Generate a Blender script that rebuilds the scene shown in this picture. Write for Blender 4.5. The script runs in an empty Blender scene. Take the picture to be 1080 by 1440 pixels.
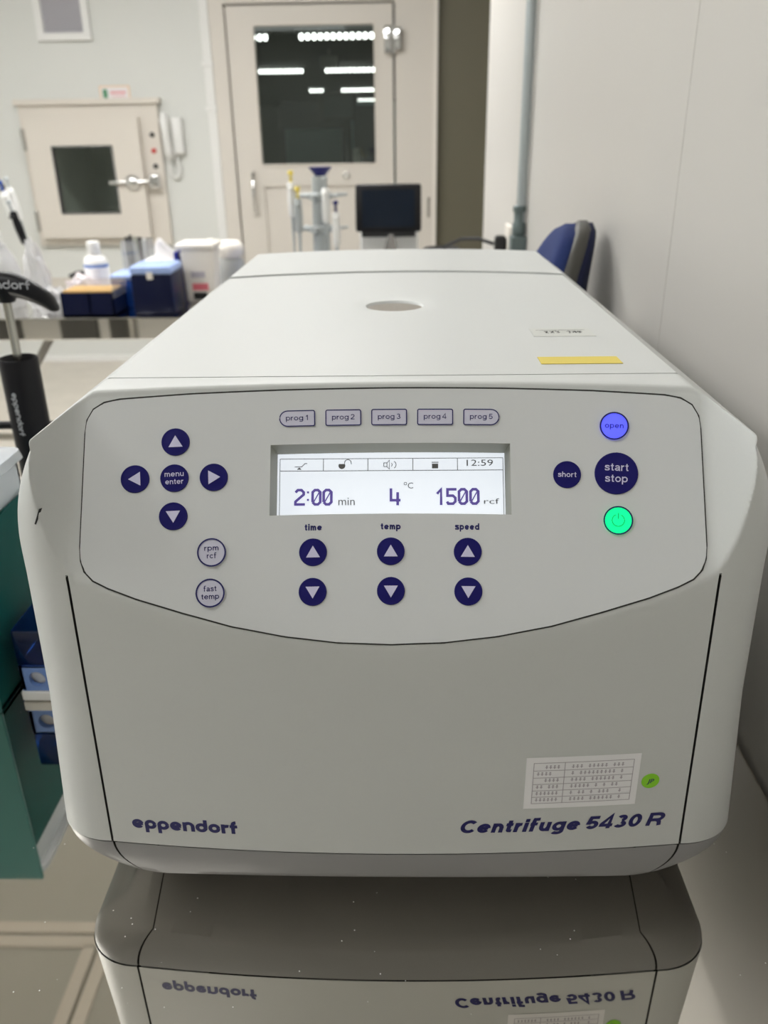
import bpy, bmesh, math, random
from math import sin, cos, pi, radians, sqrt, hypot
from mathutils import Vector, Matrix
random.seed(7)
S = bpy.context.scene
C = S.collection

# ------------------------------------------------------------------ camera
cam_d = bpy.data.cameras.new('camera')
cam = bpy.data.objects.new('camera', cam_d); C.objects.link(cam)
cam_d.sensor_fit = 'VERTICAL'; cam_d.sensor_height = 36; cam_d.lens = 1165/1440*36
R = Matrix(((0.9997, -0.0048, -0.0236), (0.0196, -0.4117, 0.9111), (-0.0141, -0.9113, -0.4115)))
M3 = Matrix((R.col[0], -R.col[1], -R.col[2])).transposed()
cam.matrix_world = Matrix.Translation((.004, -.373, .4535)) @ M3.to_4x4()
cam_d.clip_start = .01; cam_d.clip_end = 60
cam_d.dof.use_dof = True; cam_d.dof.focus_distance = .46; cam_d.dof.aperture_fstop = 10
S.camera = cam
# ------------------------------------------------------------------ world, exposure
w = bpy.data.worlds.new('world'); S.world = w; w.use_nodes = True
w.node_tree.nodes['Background'].inputs[0].default_value = (.8, .85, .9, 1)
w.node_tree.nodes['Background'].inputs[1].default_value = .3
S.view_settings.view_transform = 'Standard'; S.view_settings.look = 'None'
S.view_settings.exposure = 0.05; S.view_settings.gamma = 1.0; S.view_settings.use_curve_mapping = False
CEIL = 1.75; FLOOR = -.80; WY = 4.75; RX = .279
# ceiling lamps of the room: (x, y, size x, size y, power)
LAMPS = [(-1.5, 2.6, 1.2, .6, 37), (-.35, 2.6, .6, .6, 25), (-2.9, 1.9, .6, 1.2, 25),
         (-1.9, .35, .6, 1.2, 34), (-.35, 1.0, .6, .6, 1), (-.75, -.35, .6, .9, 7.8), (-1.3, -2.0, 1.2, .6, 3), (1.1, 3.6, .6, .6, 3)]  # the one over the near table is added to brighten the control panel

# ------------------------------------------------------------------ materials
MATS = {}
def mat(name, col, rough=.5, metal=0, noise=0, scale=40, bump=0, emit=None, estr=1, trans=0, alpha=1, ior=1.45, coat=0, spec=None, aniso=None):
    m = bpy.data.materials.new(name); m.use_nodes = True
    nt = m.node_tree; b = nt.nodes['Principled BSDF']
    c4 = (*col, 1)
    b.inputs['Base Color'].default_value = c4
    b.inputs['Roughness'].default_value = rough; b.inputs['Metallic'].default_value = metal
    b.inputs['IOR'].default_value = ior
    b.inputs['Transmission Weight'].default_value = trans; b.inputs['Alpha'].default_value = alpha
    if coat: b.inputs['Coat Weight'].default_value = coat
    if spec is not None: b.inputs['Specular IOR Level'].default_value = spec
    if emit: b.inputs['Emission Color'].default_value = (*emit, 1); b.inputs['Emission Strength'].default_value = estr
    if noise or bump:
        tc = nt.nodes.new('ShaderNodeTexCoord'); nz = nt.nodes.new('ShaderNodeTexNoise')
        nz.inputs['Scale'].default_value = scale; nz.inputs['Detail'].default_value = 5
        if aniso:
            mp = nt.nodes.new('ShaderNodeMapping'); mp.inputs['Scale'].default_value = aniso
            nt.links.new(tc.outputs['Object'], mp.inputs[0]); nt.links.new(mp.outputs[0], nz.inputs[0])
        else: nt.links.new(tc.outputs['Object'], nz.inputs[0])
        if noise:
            mx = nt.nodes.new('ShaderNodeMix'); mx.data_type = 'RGBA'
            mx.inputs[6].default_value = (*[v*(1-noise) for v in col], 1); mx.inputs[7].default_value = (*[min(1, v*(1+noise)) for v in col], 1)
            nt.links.new(nz.outputs['Fac'], mx.inputs[0]); nt.links.new(mx.outputs[2], b.inputs['Base Color'])
        if bump:
            bp = nt.nodes.new('ShaderNodeBump'); bp.inputs['Strength'].default_value = bump; bp.inputs['Distance'].default_value = .0005
            nt.links.new(nz.outputs['Fac'], bp.inputs['Height']); nt.links.new(bp.outputs[0], b.inputs['Normal'])
    MATS[name] = m
    return m
WHITEP = mat('white_plastic', (.64, .66, .65), .42, spec=.35, noise=.015, scale=600, bump=.03)
FASCIA = mat('grey_membrane', (.66, .68, .685), .45, noise=.01, scale=300)
SKIRT = mat('grey_plastic', (.30, .30, .305), .42, noise=.03, scale=900, bump=.05)
GROOVE = mat('dark_groove', (.03, .03, .028), .8)
BLACKP = mat('black_plastic', (.007, .007, .009), .38, spec=.3)
BLACKM = mat('black_matt', (.012, .012, .013), .6)
INK = mat('navy_ink', (.012, .012, .12), .45)
BTN = mat('navy_button', (.010, .008, .125), .4, spec=.25)
LAV = mat('lavender_print', (.66, .65, .85), .4)
LAVBTN = mat('pale_lavender', (.62, .62, .74), .4)
OPENM = mat('blue_lit_button', (.1, .12, .8), .4, emit=(.09, .10, 1.0), estr=.85)
OPENT = mat('open_print', (.02, .02, .30), .5)
POWM = mat('green_lit_button', (.0, .6, .3), .4, emit=(.0, 1.0, .24), estr=.9)
POWT = mat('power_print', (.0, .22, .12), .5)
LCD = mat('lcd', (.5, .5, .5), .3, emit=(.84, .90, .97), estr=.82)
LCDD = mat('lcd_dark', (.05, .04, .13), .5, emit=(.13, .09, .36), estr=.65)
LCDG = mat('lcd_grey', (.10, .10, .10), .5, emit=(.14, .14, .13), estr=.35)
RECESS = mat('recess_plastic', (.30, .30, .24), .5)
STEEL = mat('polished_steel', (.62, .61, .58), .12, 1)
CHROME = mat('chrome', (.8, .8, .8), .07, 1)
ROD = mat('satin_rod', (.45, .43, .38), .25, 1)
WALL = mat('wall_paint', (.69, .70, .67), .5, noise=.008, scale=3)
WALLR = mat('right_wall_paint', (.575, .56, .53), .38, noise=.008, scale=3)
CEILM = mat('ceiling_paint', (.54, .54, .50), .6, noise=.01, scale=4)
CREAM = mat('door_paint', (.69, .65, .59), .45)
CREAM2 = mat('pass_box_paint', (.70, .655, .59), .4)
OLIVE = mat('olive_door', (.14, .13, .09), .5, noise=.03, scale=6)
JOINT = mat('joint', (.35, .34, .31), .6)
WHITE = mat('white', (.8, .8, .78), .45)
WHITE2 = mat('warm_white', (.80, .76, .70), .5)
FLOORM = mat('vinyl_floor', (.58, .54, .47), .35, noise=.13, scale=9)
def thin_glass():
    m = bpy.data.materials.new('pane_glass'); m.use_nodes = True; nt = m.node_tree; nt.nodes.clear()
    o = nt.nodes.new('ShaderNodeOutputMaterial'); mx = nt.nodes.new('ShaderNodeMixShader'); t = nt.nodes.new('ShaderNodeBsdfTransparent')
    g = nt.nodes.new('ShaderNodeBsdfGlossy'); g.inputs['Roughness'].default_value = .02; g.inputs['Color'].default_value = (.9, 1, .96, 1)
    t.inputs[0].default_value = (.82, .88, .86, 1)
    mx.inputs[0].default_value = .10
    nt.links.new(t.outputs[0], mx.inputs[1]); nt.links.new(g.outputs[0], mx.inputs[2]); nt.links.new(mx.outputs[0], o.inputs[0])
    return m
thin = thin_glass()
def film(name, tint, gloss, dif=0, difc=(.9, .9, .9), rough=.08):
    m = bpy.data.materials.new(name); m.use_nodes = True; nt = m.node_tree; nt.nodes.clear()
    o = nt.nodes.new('ShaderNodeOutputMaterial'); t = nt.nodes.new('ShaderNodeBsdfTransparent'); t.inputs[0].default_value = (*tint, 1)
    g = nt.nodes.new('ShaderNodeBsdfGlossy'); g.inputs['Roughness'].default_value = rough; d = nt.nodes.new('ShaderNodeBsdfDiffuse'); d.inputs[0].default_value = (*difc, 1)
    a = nt.nodes.new('ShaderNodeMixShader'); b = nt.nodes.new('ShaderNodeMixShader'); a.inputs[0].default_value = dif; b.inputs[0].default_value = gloss
    nt.links.new(t.outputs[0], a.inputs[1]); nt.links.new(d.outputs[0], a.inputs[2]); nt.links.new(a.outputs[0], b.inputs[1]); nt.links.new(g.outputs[0], b.inputs[2]); nt.links.new(b.outputs[0], o.inputs[0])
    return m
TBLUE = film('clear_blue', (.10, .22, .50), .07, .15, (.01, .05, .22))
CLEAR = film('clear_plastic', (.93, .94, .96), .12, .08)
BAG = film('plastic_bag', (.95, .95, .96), .2, .6, (.85, .85, .86), .2)
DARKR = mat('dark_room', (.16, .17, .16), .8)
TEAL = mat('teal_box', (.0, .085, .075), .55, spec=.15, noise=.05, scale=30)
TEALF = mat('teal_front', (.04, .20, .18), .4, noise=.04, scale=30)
FROST = mat('frosted_plastic', (.70, .74, .78), .25, trans=.35, ior=1.3)
NAVYP = mat('navy_plastic', (.004, .007, .034), .3, spec=.3)
BLUEP = mat('blue_plastic', (.010, .07, .36), .25)
LBLUE = mat('light_blue_plastic', (.16, .28, .62), .35)
PBLUE = mat('pale_blue_lid', (.34, .46, .78), .35)

TAN = mat('tan_tips', (.72, .50, .22), .5, noise=.2, scale=200)


PAPER = mat('paper', (.82, .80, .80), .7)
YELLOW = mat('yellow_label', (.76, .62, .12), .6)
GREEND = mat('green_dot', (.28, .70, .03), .6)
STICK = mat('sticker_white', (.92, .92, .94), .45)
STICKG = mat('sticker_grey', (.47, .44, .48), .6)
FAB = mat('blue_fabric', (.014, .030, .13), .85, noise=.25, scale=400)
NAVYF = mat('navy_fabric', (.006, .010, .045), .8, noise=.2, scale=400)
SHELL = mat('dark_shell', (.06, .058, .05), .5)
ZINC = mat('zinc_pipe', (.50, .55, .57), .38, .75)
ZBOX = mat('grey_metal_box', (.14, .18, .18), .45, .3)
SCREEN = mat('tablet_screen', (.010, .016, .028), .12)
PIPG = mat('pipette_grey', (.42, .45, .45), .4)
RED = mat('red_plastic', (.6, .03, .03), .4)
PINK = mat('pink_print', (.75, .18, .22), .6)
GREENP = mat('green_print', (.10, .30, .16), .6)
ORANGEP = mat('pale_orange_print', (.80, .58, .40), .6)
BULB = mat('bulb', (1, 1, 1), .5, emit=(1, 1, .95), estr=6)
LAMPM = mat('lamp_diffuser', (1, 1, 1), .5, emit=(1, .97, .90), estr=5)
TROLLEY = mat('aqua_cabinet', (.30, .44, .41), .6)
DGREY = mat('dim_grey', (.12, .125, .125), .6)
SIGN = mat('sign_pale', (.42, .43, .36), .6)

def table_steel():
    m = bpy.data.materials.new('mirror_steel_top'); m.use_nodes = True; nt = m.node_tree; b = nt.nodes['Principled BSDF']
    b.inputs['Metallic'].default_value = 1
    tc = nt.nodes.new('ShaderNodeTexCoord')
    v = nt.nodes.new('ShaderNodeTexVoronoi'); v.inputs['Scale'].default_value = 130
    nt.links.new(tc.outputs['Object'], v.inputs['Vector'])
    lt = nt.nodes.new('ShaderNodeMath'); lt.operation = 'LESS_THAN'; lt.inputs[1].default_value = .055
    nt.links.new(v.outputs['Distance'], lt.inputs[0])
    nz = nt.nodes.new('ShaderNodeTexNoise'); nz.inputs['Scale'].default_value = 9; nz.inputs['Detail'].default_value = 6
    mp = nt.nodes.new('ShaderNodeMapping'); mp.inputs['Scale'].default_value = (2.5, 1, 1); mp.inputs['Rotation'].default_value = (0, 0, .4)
    nt.links.new(tc.outputs['Object'], mp.inputs[0]); nt.links.new(mp.outputs[0], nz.inputs[0])
    cr = nt.nodes.new('ShaderNodeMapRange'); cr.inputs[1].default_value = .35; cr.inputs[2].default_value = .75
    cr.inputs[3].default_value = .012; cr.inputs[4].default_value = .05
    nt.links.new(nz.outputs['Fac'], cr.inputs[0]); nt.links.new(cr.outputs[0], b.inputs['Roughness'])
    mx = nt.nodes.new('ShaderNodeMix'); mx.data_type = 'RGBA'
    mx.inputs[6].default_value = (.72, .69, .63, 1); mx.inputs[7].default_value = (.80, .80, .78, 1)
    # sparse specks only where a second noise is high
    n2 = nt.nodes.new('ShaderNodeTexNoise'); n2.inputs['Scale'].default_value = 14; nt.links.new(tc.outputs['Object'], n2.inputs[0])
    gt = nt.nodes.new('ShaderNodeMath'); gt.operation = 'GREATER_THAN'; gt.inputs[1].default_value = .50
    nt.links.new(n2.outputs['Fac'], gt.inputs[0])
    mu = nt.nodes.new('ShaderNodeMath'); mu.operation = 'MULTIPLY'
    nt.links.new(lt.outputs[0], mu.inputs[0]); nt.links.new(gt.outputs[0], mu.inputs[1])
    nt.links.new(mu.outputs[0], mx.inputs[0]); nt.links.new(mx.outputs[2], b.inputs['Base Color'])
    iv = nt.nodes.new('ShaderNodeMath'); iv.operation = 'SUBTRACT'; iv.inputs[0].default_value = 1
    nt.links.new(mu.outputs[0], iv.inputs[1]); nt.links.new(iv.outputs[0], b.inputs['Metallic'])
    return m
TABLES = table_steel()

# ------------------------------------------------------------------ helpers
def root_of(o):
    m = Matrix()
    while o is not None:
        m = o.matrix_basis @ m; o = o.parent
    return m
def obj(name, bm, m, parent=None, smooth=None, label=None, local=False):
    """link a bmesh as ONE mesh object; geometry given in world space unless local"""
    if parent is not None and not local: bm.transform(root_of(parent).inverted())
    bmesh.ops.recalc_face_normals(bm, faces=bm.faces[:]) if getattr(bm, 'recalc', True) else None
    me = bpy.data.meshes.new(name); bm.to_mesh(me); bm.free()
    if isinstance(m, (list, tuple)):
        for x in m: me.materials.append(x)
    else: me.materials.append(m)
    if smooth is not None:
        me.polygons.foreach_set('use_smooth', [True]*len(me.polygons))
        me.set_sharp_from_angle(angle=radians(smooth))
    o = bpy.data.objects.new(name, me); C.objects.link(o)
    if parent is not None: o.parent = parent
    if label: o['label'] = label
    return o
def tag(o, label, cat, group=None, kind=None):
    o['label'] = label; o['category'] = cat
    if group: o['group'] = group
    if kind: o['kind'] = kind
    return o
def thing(name, label, cat, loc=(0, 0, 0), rz=0, group=None):
    o = bpy.data.objects.new(name, None); C.objects.link(o); o.location = loc; o.rotation_euler = (0, 0, rz)
    o.empty_display_size = .02
    return tag(o, label, cat, group)
def struct(name, bm, m, parent=None, smooth=None, **k):
    o = obj(name, bm, m, parent, smooth, **k)
    if parent is None: o['kind'] = 'structure'
    return o
def B(): return bmesh.new()
def box(bm, x0, x1, y0, y1, z0, z1, bev=0, seg=2, mi=0, mtx=None):
    r = bmesh.ops.create_cube(bm, size=1); vs = r['verts']
    for v in vs: v.co = Vector(((x0+x1)/2+v.co.x*(x1-x0), (y0+y1)/2+v.co.y*(y1-y0), (z0+z1)/2+v.co.z*(z1-z0)))
    fs = list({f for v in vs for f in v.link_faces})
    if bev:
        es = list({e for v in vs for e in v.link_edges})
        rr = bmesh.ops.bevel(bm, geom=es, offset=bev, segments=seg, profile=.5, affect='EDGES', clamp_overlap=True)
        fs = rr['faces'] + [f for f in fs if f.is_valid]
        vs = list({v for f in fs for v in f.verts})
    for f in fs:
        if f.is_valid: f.material_index = mi
    if mtx is not None:
        for v in vs: v.co = mtx @ v.co
    return bm
def lathe(bm, prof, c=(0, 0, 0), n=32, mtx=None, mi=0, cap=True):
    """prof: list of (r, z)"""
    rows = []
    for r, z in prof:
        row = []
        for i in range(n):
            a = 2*pi*i/n; p = Vector((r*cos(a), r*sin(a), z))
            p = (mtx @ p) if mtx is not None else p
            row.append(bm.verts.new(p+Vector(c)))
        rows.append(row)
    for a, b in zip(rows, rows[1:]):
        for i in range(n):
            f = bm.faces.new((a[i], a[(i+1) % n], b[(i+1) % n], b[i])); f.material_index = mi
    if cap:
        if prof[0][0] > 1e-5: bm.faces.new(rows[0][::-1]).material_index = mi
        if prof[-1][0] > 1e-5: bm.faces.new(rows[-1]).material_index = mi
    return bm
def tube(bm, pts, r, n=10, mi=0, closed=False):
    pts = [Vector(p) for p in pts]; rows = []
    rs = r if isinstance(r, (list, tuple)) else [r]*len(pts)
    up = None
    for i, p in enumerate(pts):
        if closed: d = pts[(i+1) % len(pts)]-pts[i-1]
        else: d = (pts[min(i+1, len(pts)-1)]-pts[max(i-1, 0)])
        d.normalize()
        if up is None:
            up = Vector((0, 0, 1)) if abs(d.z) < .9 else Vector((1, 0, 0))
        u = (up-d*up.dot(d)).normalized(); v = d.cross(u); up = u
        rows.append([bm.verts.new(p+(u*cos(2*pi*k/n)+v*sin(2*pi*k/n))*rs[i]) for k in range(n)])
    m = len(rows)
    for i in range(m if closed else m-1):
        a, b = rows[i], rows[(i+1) % m]
        for k in range(n):
            bm.faces.new((a[k], a[(k+1) % n], b[(k+1) % n], b[k])).material_index = mi
    if not closed:
        bm.faces.new(rows[0][::-1]).material_index = mi; bm.faces.new(rows[-1]).material_index = mi
    return bm
def cyl(bm, p0, p1, r0, r1=None, n=20, mi=0):
    return tube(bm, [p0, p1], [r0, r0 if r1 is None else r1], n, mi)
def prism(bm, poly, f0, f1, mi=0):
    """poly 2d list; f0,f1 map (u,v)->world for the two faces"""
    a = [bm.verts.new(f0(u, v)) for u, v in poly]; b = [bm.verts.new(f1(u, v)) for u, v in poly]
    bm.faces.new(a[::-1]).material_index = mi; bm.faces.new(b).material_index = mi
    n = len(poly)
    for i in range(n):
        bm.faces.new((a[i], a[(i+1) % n], b[(i+1) % n], b[i])).material_index = mi
    return bm
def rrect(x0, x1, y0, y1, r, n=6):
    """rounded rectangle; r scalar or 4 radii (bl, br, tr, tl)"""
    rr = r if isinstance(r, (list, tuple)) else [r]*4
    P = []
    for (cx, cy, a0, q) in ((x0+rr[0], y0+rr[0], pi, rr[0]), (x1-rr[1], y0+rr[1], 1.5*pi, rr[1]), (x1-rr[2], y1-rr[2], 0, rr[2]), (x0+rr[3], y1-rr[3], .5*pi, rr[3])):
        for i in range(n+1):
            a = a0+i/n*pi/2; P.append((cx+q*cos(a), cy+q*sin(a)))
    return P
def ribbon(bm, pts, wd, mp, mi=0, closed=False, cap=False):
    """flat stroke of width wd along 2d pts, mapped by mp(u,v)"""
    pts = [Vector(p) for p in pts]; n = len(pts); L = []; Rr = []
    for i, p in enumerate(pts):
        if closed: d0 = pts[i]-pts[i-1]; d1 = pts[(i+1) % n]-pts[i]
        else: d0 = pts[i]-pts[max(i-1, 0)]; d1 = pts[min(i+1, n-1)]-pts[i]
        if d0.length < 1e-9: d0 = d1
        if d1.length < 1e-9: d1 = d0
        d0 = d0.normalized(); d1 = d1.normalized(); t = (d0+d1)
        t = d1 if t.length < .3 else t.normalized()
        nn = Vector((-t.y, t.x)); k = 1/max(.5, abs(nn.dot(Vector((-d1.y, d1.x)))))
        L.append(bm.verts.new(mp(*(p+nn*wd/2*k)))); Rr.append(bm.verts.new(mp(*(p-nn*wd/2*k))))
    for i in range(n if closed else n-1):
        j = (i+1) % n
        bm.faces.new((Rr[i], Rr[j], L[j], L[i])).material_index = mi
    return bm
def arc(cx, cy, r, a0, a1, n=14, ry=None):
    ry = r if ry is None else ry
    return [(cx+r*cos(radians(a0+(a1-a0)*i/n)), cy+ry*sin(radians(a0+(a1-a0)*i/n))) for i in range(n+1)]
_txt = {}
def text_geo(s, bold=0, shear=0, space=1):
    key = (s, bold, shear, space)
    if key not in _txt:
        cu = bpy.data.curves.new('t', 'FONT'); cu.body = s; cu.size = 1; cu.offset = bold; cu.shear = shear
        cu.space_character = space; cu.resolution_u = 3
        o = bpy.data.objects.new('t', cu); C.objects.link(o)
        dg = bpy.context.evaluated_depsgraph_get(); me = o.evaluated_get(dg).to_mesh()
        V = [tuple(v.co[:2]) for v in me.vertices]; Fc = [tuple(p.vertices) for p in me.polygons]
        o.evaluated_get(dg).to_mesh_clear(); bpy.data.objects.remove(o); bpy.data.curves.remove(cu)
        _txt[key] = (V, Fc)
    return _txt[key]
def text(bm, s, mp, cx=None, x0=None, base=0, width=None, height=None, bold=0, shear=0, space=1, mi=0, cy=None):
    """write s onto map mp(u,v); width of the ink box; height = height of the ink box (else proportional)"""
    V, Fc = text_geo(s, bold, shear, space)
    xs = [v[0] for v in V]; ys = [v[1] for v in V]; W = max(xs)-min(xs)
    k = width/W; ky = k if height is None else height/(max(ys)-(0 if cy is None else min(ys)))
    left = (cx-width/2) if cx is not None else x0
    if cy is not None: base = cy-(max(ys)+min(ys))/2*ky
    vs = [bm.verts.new(mp(left+(v[0]-min(xs))*k, base+v[1]*ky)) for v in V]
    for f in Fc:
        try: bm.faces.new([vs[i] for i in f]).material_index = mi
        except ValueError: pass
    return bm
def logo(bm, mp, x0, base, xh, adv, mi=0, stroke=.27):
    """round bold lower-case letters e p p e n d o r f drawn as strokes; xh = x height"""
    w = stroke; r = .5-w/2
    def P(pts, ox): ribbon(bm, [((ox+p[0])*adv+x0, base+p[1]*xh) for p in pts], w*xh, mp, mi)
    def ring(ox): P(arc(.5, .5, r, 0, 360, 26), ox)
    o = 0
    for ch in 'eppendorf':
        wdt = 1.06
        if ch == 'e':
            P(arc(.5, .5, r, 8, 325, 24), o); P([(.5-r, .44), (1-w*.25, .52)], o)
        elif ch == 'p':
            ring(o); P([(w/2, .5), (w/2, -.42)], o)
        elif ch == 'd':
            ring(o); P([(1-w/2, .5), (1-w/2, 1.36)], o)
        elif ch == 'o': ring(o)
        elif ch == 'n':
            P([(w/2, 0), (w/2, 1)], o); P(arc(.5, .56, .5-w/2, 150, 0, 12)+[(1-w/2, 0)], o)
        elif ch == 'r':
            P([(w/2, 0), (w/2, 1)], o); P(arc(.52, .48, .5-w/2, 140, 70, 8), o); wdt = .72
        elif ch == 'f':
            P([(.26, 0), (.26, 1.0)]+arc(.50, 1.0, .24, 180, 85, 8), o); P([(.0, .80), (.62, .80)], o)
        o += wdt
    return bm

def _st(ch, w):
    """stroke outline of a plain grotesque letter, x height 1: (polylines, advance)"""
    h = w/2; Wd = .98; N = .86; A = 1.40
    ring = arc(Wd/2, .5, Wd/2-h, 0, 360, 24, .5-h)
    def arch(x0, n): return arc(x0+n/2, 1-h-.40, n/2-h, 180, 0, 12, .40)
    if ch == 'o': return [ring], Wd
    if ch == 'c': return [arc(Wd/2, .5, Wd/2-h, 38, 322, 22, .5-h)], Wd*.94
    if ch == 'e': return [[(h, .5), (Wd-h, .5)], arc(Wd/2, .5, Wd/2-h, 0, 325, 24, .5-h)], Wd
    if ch == 'a': return [arc(.43, .66, .33, 160, 0, 10, .34-h)+[(.76, .16), (.80, h*.7), (.90, h*.8)], [(.76, .60), (.60, .53), (.36, .50)]+arc(.34, .28, .34-h, 90, 270, 8, .28-h)+[(.55, .13), (.76, .34)]], .90
    if ch == 'n': return [[(h, 0), (h, 1)], arch(0, N)+[(N-h, 0)]], N
    if ch == 'h': return [[(h, 0), (h, A)], arch(0, N)+[(N-h, 0)]], N
    if ch == 'm': return [[(h, 0), (h, 1)], arch(0, .74)+[(.74-h, 0)], arch(.74-w, .74)+[(1.48-w-h, 0)]], 1.48-w
    if ch == 'r': return [[(h, 0), (h, 1)], arc(.50, 1-h-.42, .50-h, 180, 85, 8, .42)], .56
    if ch == 'u': return [[(N-h, 0), (N-h, 1)], [(h, 1)]+arc(N/2, h+.36, N/2-h, 180, 360, 12, .36)], N
    if ch == 'p': return [ring, [(h, -.40), (h, 1)]], Wd
    if ch == 'd': return [ring, [(Wd-h, 0), (Wd-h, A)]], Wd
    if ch == 'g': return [ring, [(Wd-h, 1), (Wd-h, -.04)]+arc(Wd/2, -.06, Wd/2-h, 0, -155, 12, .34-h)], Wd
    if ch == 's': return [[(.78, .70), (.70, .84), (.44, 1-h), (.19, .86), (.13, .72), (.21, .60), (.44, .53), (.68, .45), (.78, .28), (.68, .13), (.44, h), (.17, .13), (.08, .31)]], .86
    if ch == 't': return [[(.26, 1.28), (.26, .24), (.31, h+.02), (.52, h)], [(0, 1-h), (.52, 1-h)]], .54
    if ch == 'f': return [[(.22, 0), (.22, 1.15), (.25, 1.32), (.36, 1.50-h-.02), (.62, 1.50-h)], [(0, .98-h), (.54, .98-h)]], .60
    if ch == 'i': return [[(h, 0), (h, 1)], [(h, A-w*1.05), (h, A)]], w
    if ch == '0': return [arc(.48, A/2, .48-h, 0, 360, 26, A/2-h)], .96
    if ch == '1': return [[(.08, 1.06), (.30, 1.10), (.46, A-.02)], [(.46, A), (.46, 0)]], .70
    if ch == '2': return [arc(.46, .98, .46-h, 165, -30, 14, .42-h)+[(.50, .50), (h, .20), (h, h), (.92, h)]], .92
    if ch == '3': return [arc(.44, 1.03, .40-h, 155, -85, 12, .37-h), arc(.45, .385, .46-h, 85, -160, 14, .385-h)], .92
    if ch == '4': return [[(.66, 0), (.66, A), (h*.6, .50), (h*.6, .36), (.94, .36)]], .94
    if ch == '5': return [[(.84, A-h), (.22, A-h), (.13, .66)]+arc(.45, .46, .46-h, 140, -155, 16, .46-h)], .94
    if ch == 'C': return [arc(.64, A/2, .64-h, 42, 318, 26, A/2-h)], 1.16
    if ch == 'R': return [[(h, 0), (h, A)], [(h, A-h), (.66, A-h)]+arc(.72, A-h-.31, .36, 80, -80, 10, .31)+[(.66, A-h-.62), (h, A-h-.62)], [(.66, A-h-.62), (.88, .52), (.96, .30), (1.02, 0)]], 1.14
    return [], .36
def write(bm, s, mp, width, xh, base, cx=None, x0=None, wt=.19, shear=0, gap=.17, mi=0):
    x = 0; L = []
    for ch in s:
        pl, adv = _st(ch, wt); L += [[(p[0]+x, p[1]) for p in q] for q in pl]; x += adv+(gap if pl else 0)
    k = width/(x-gap); left = cx-width/2 if cx is not None else x0
    for q in L: ribbon(bm, q, wt, lambda u, v: mp(left+u*k+v*xh*shear, base+v*xh), mi)
    return bm

# ================================================================== SETTING
def plane_box(*a, **k): return box(B(), *a, **k)
struct('floor', plane_box(-4.2, 1.9, -2.9, WY, FLOOR-.05, FLOOR), FLOORM)
struct('ceiling', plane_box(-4.2, 1.9, -2.9, WY, CEIL, CEIL+.05), CEILM)
bm = B()   # ceiling joints seen mirrored in the table top
for (x0, x1, y0, y1) in ((-4.2, .279, 1.37, 1.385), (-.925, -.912, -2.8, 1.372), (-.925, -.912, 1.385, WY), (-4.2, .279, -.9, -.887)):
    box(bm, x0, x1, y0, y1, CEIL-.002, CEIL)
for (x0, x1, y0, y1) in ((-4.2, .279, 1.335, 1.372), (-4.2, .279, 1.383, 1.42), (-.962, -.925, -2.8, 1.34), (-.912, -.875, -2.8, 1.34)):
    box(bm, x0, x1, y0, y1, CEIL-.008, CEIL, mi=1)
struct('trim_1', bm, [JOINT, WHITE2])
struct('wall_left', plane_box(-4.3, -4.2, -2.9, WY, FLOOR, CEIL), WALL)
struct('wall_back', plane_box(-4.3, .3, -3.0, -2.9, FLOOR, CEIL), WALL)
# right wall: panels with fine joints
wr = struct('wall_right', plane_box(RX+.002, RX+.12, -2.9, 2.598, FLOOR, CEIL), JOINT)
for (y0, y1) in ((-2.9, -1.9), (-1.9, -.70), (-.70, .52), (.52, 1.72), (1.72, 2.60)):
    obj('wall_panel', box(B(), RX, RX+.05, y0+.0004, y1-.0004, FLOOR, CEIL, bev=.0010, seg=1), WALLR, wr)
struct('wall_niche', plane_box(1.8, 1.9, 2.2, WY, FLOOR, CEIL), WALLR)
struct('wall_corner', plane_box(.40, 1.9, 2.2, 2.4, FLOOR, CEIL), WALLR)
# far wall with openings for the pass box and the door
wf = B()
PBX = (-2.10, -1.40, -.06, .60)       # opening of the pass box
for (x0, x1, z0, z1) in ((-4.2, PBX[0], FLOOR, CEIL), (PBX[0], PBX[1], FLOOR, PBX[2]), (PBX[0], PBX[1], PBX[3], CEIL),
                         (PBX[1], -1.03, FLOOR, CEIL)):
    box(wf, x0, x1, WY, WY+.1, z0, z1)
struct('wall_far', wf, WALL)
struct('baseboard_far', plane_box(-4.2, -1.03, WY-.02, WY, FLOOR, FLOOR+.035), WHITE)
# vertical trim strip between wall and door screen
bm = B(); box(bm, -1.075, -1.025, WY-.03, WY+.02, FLOOR, CEIL, bev=.006)
for z in (.60, .82): box(bm, -1.085, -1.02, WY-.035, WY, z, z+.03, bev=.004)
struct('trim_2', bm, WHITE)
# door screen: cream surround, leaf with window, recessed lower panel
ds = struct('wall_door_side', plane_box(-1.025, -.945, WY-.02, WY+.08, FLOOR, CEIL), CREAM)
ds = struct('wall_door_panel', plane_box(-.030, .178, WY-.02, WY+.08, FLOOR, CEIL), CREAM)
obj('edge_strip', plane_box(.178, .200, WY-.035, WY+.08, FLOOR, CEIL), WHITE2, ds)
obj('hinge', box(B(), .150, .162, WY-.032, WY-.02, .03, .14, bev=.003), STEEL, ds)
struct('wall_door_head', plane_box(-.945, -.030, WY-.02, WY+.08, 1.115, CEIL), CREAM)
dr = bpy.data.objects.new('door_1', None); C.objects.link(dr); dr.location = (-.49, WY, FLOOR); dr['kind'] = 'structure'
bm = B(); dx0, dx1, dz0, dz1 = -.935, -.042, FLOOR+.01, 1.105
wx0, wx1, wz0, wz1 = -.790, -.145, .325, 1.01
px0, px1, pz0, pz1 = -.790, -.148, -.62, .208
y0, y1 = WY-.015, WY+.03
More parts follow.
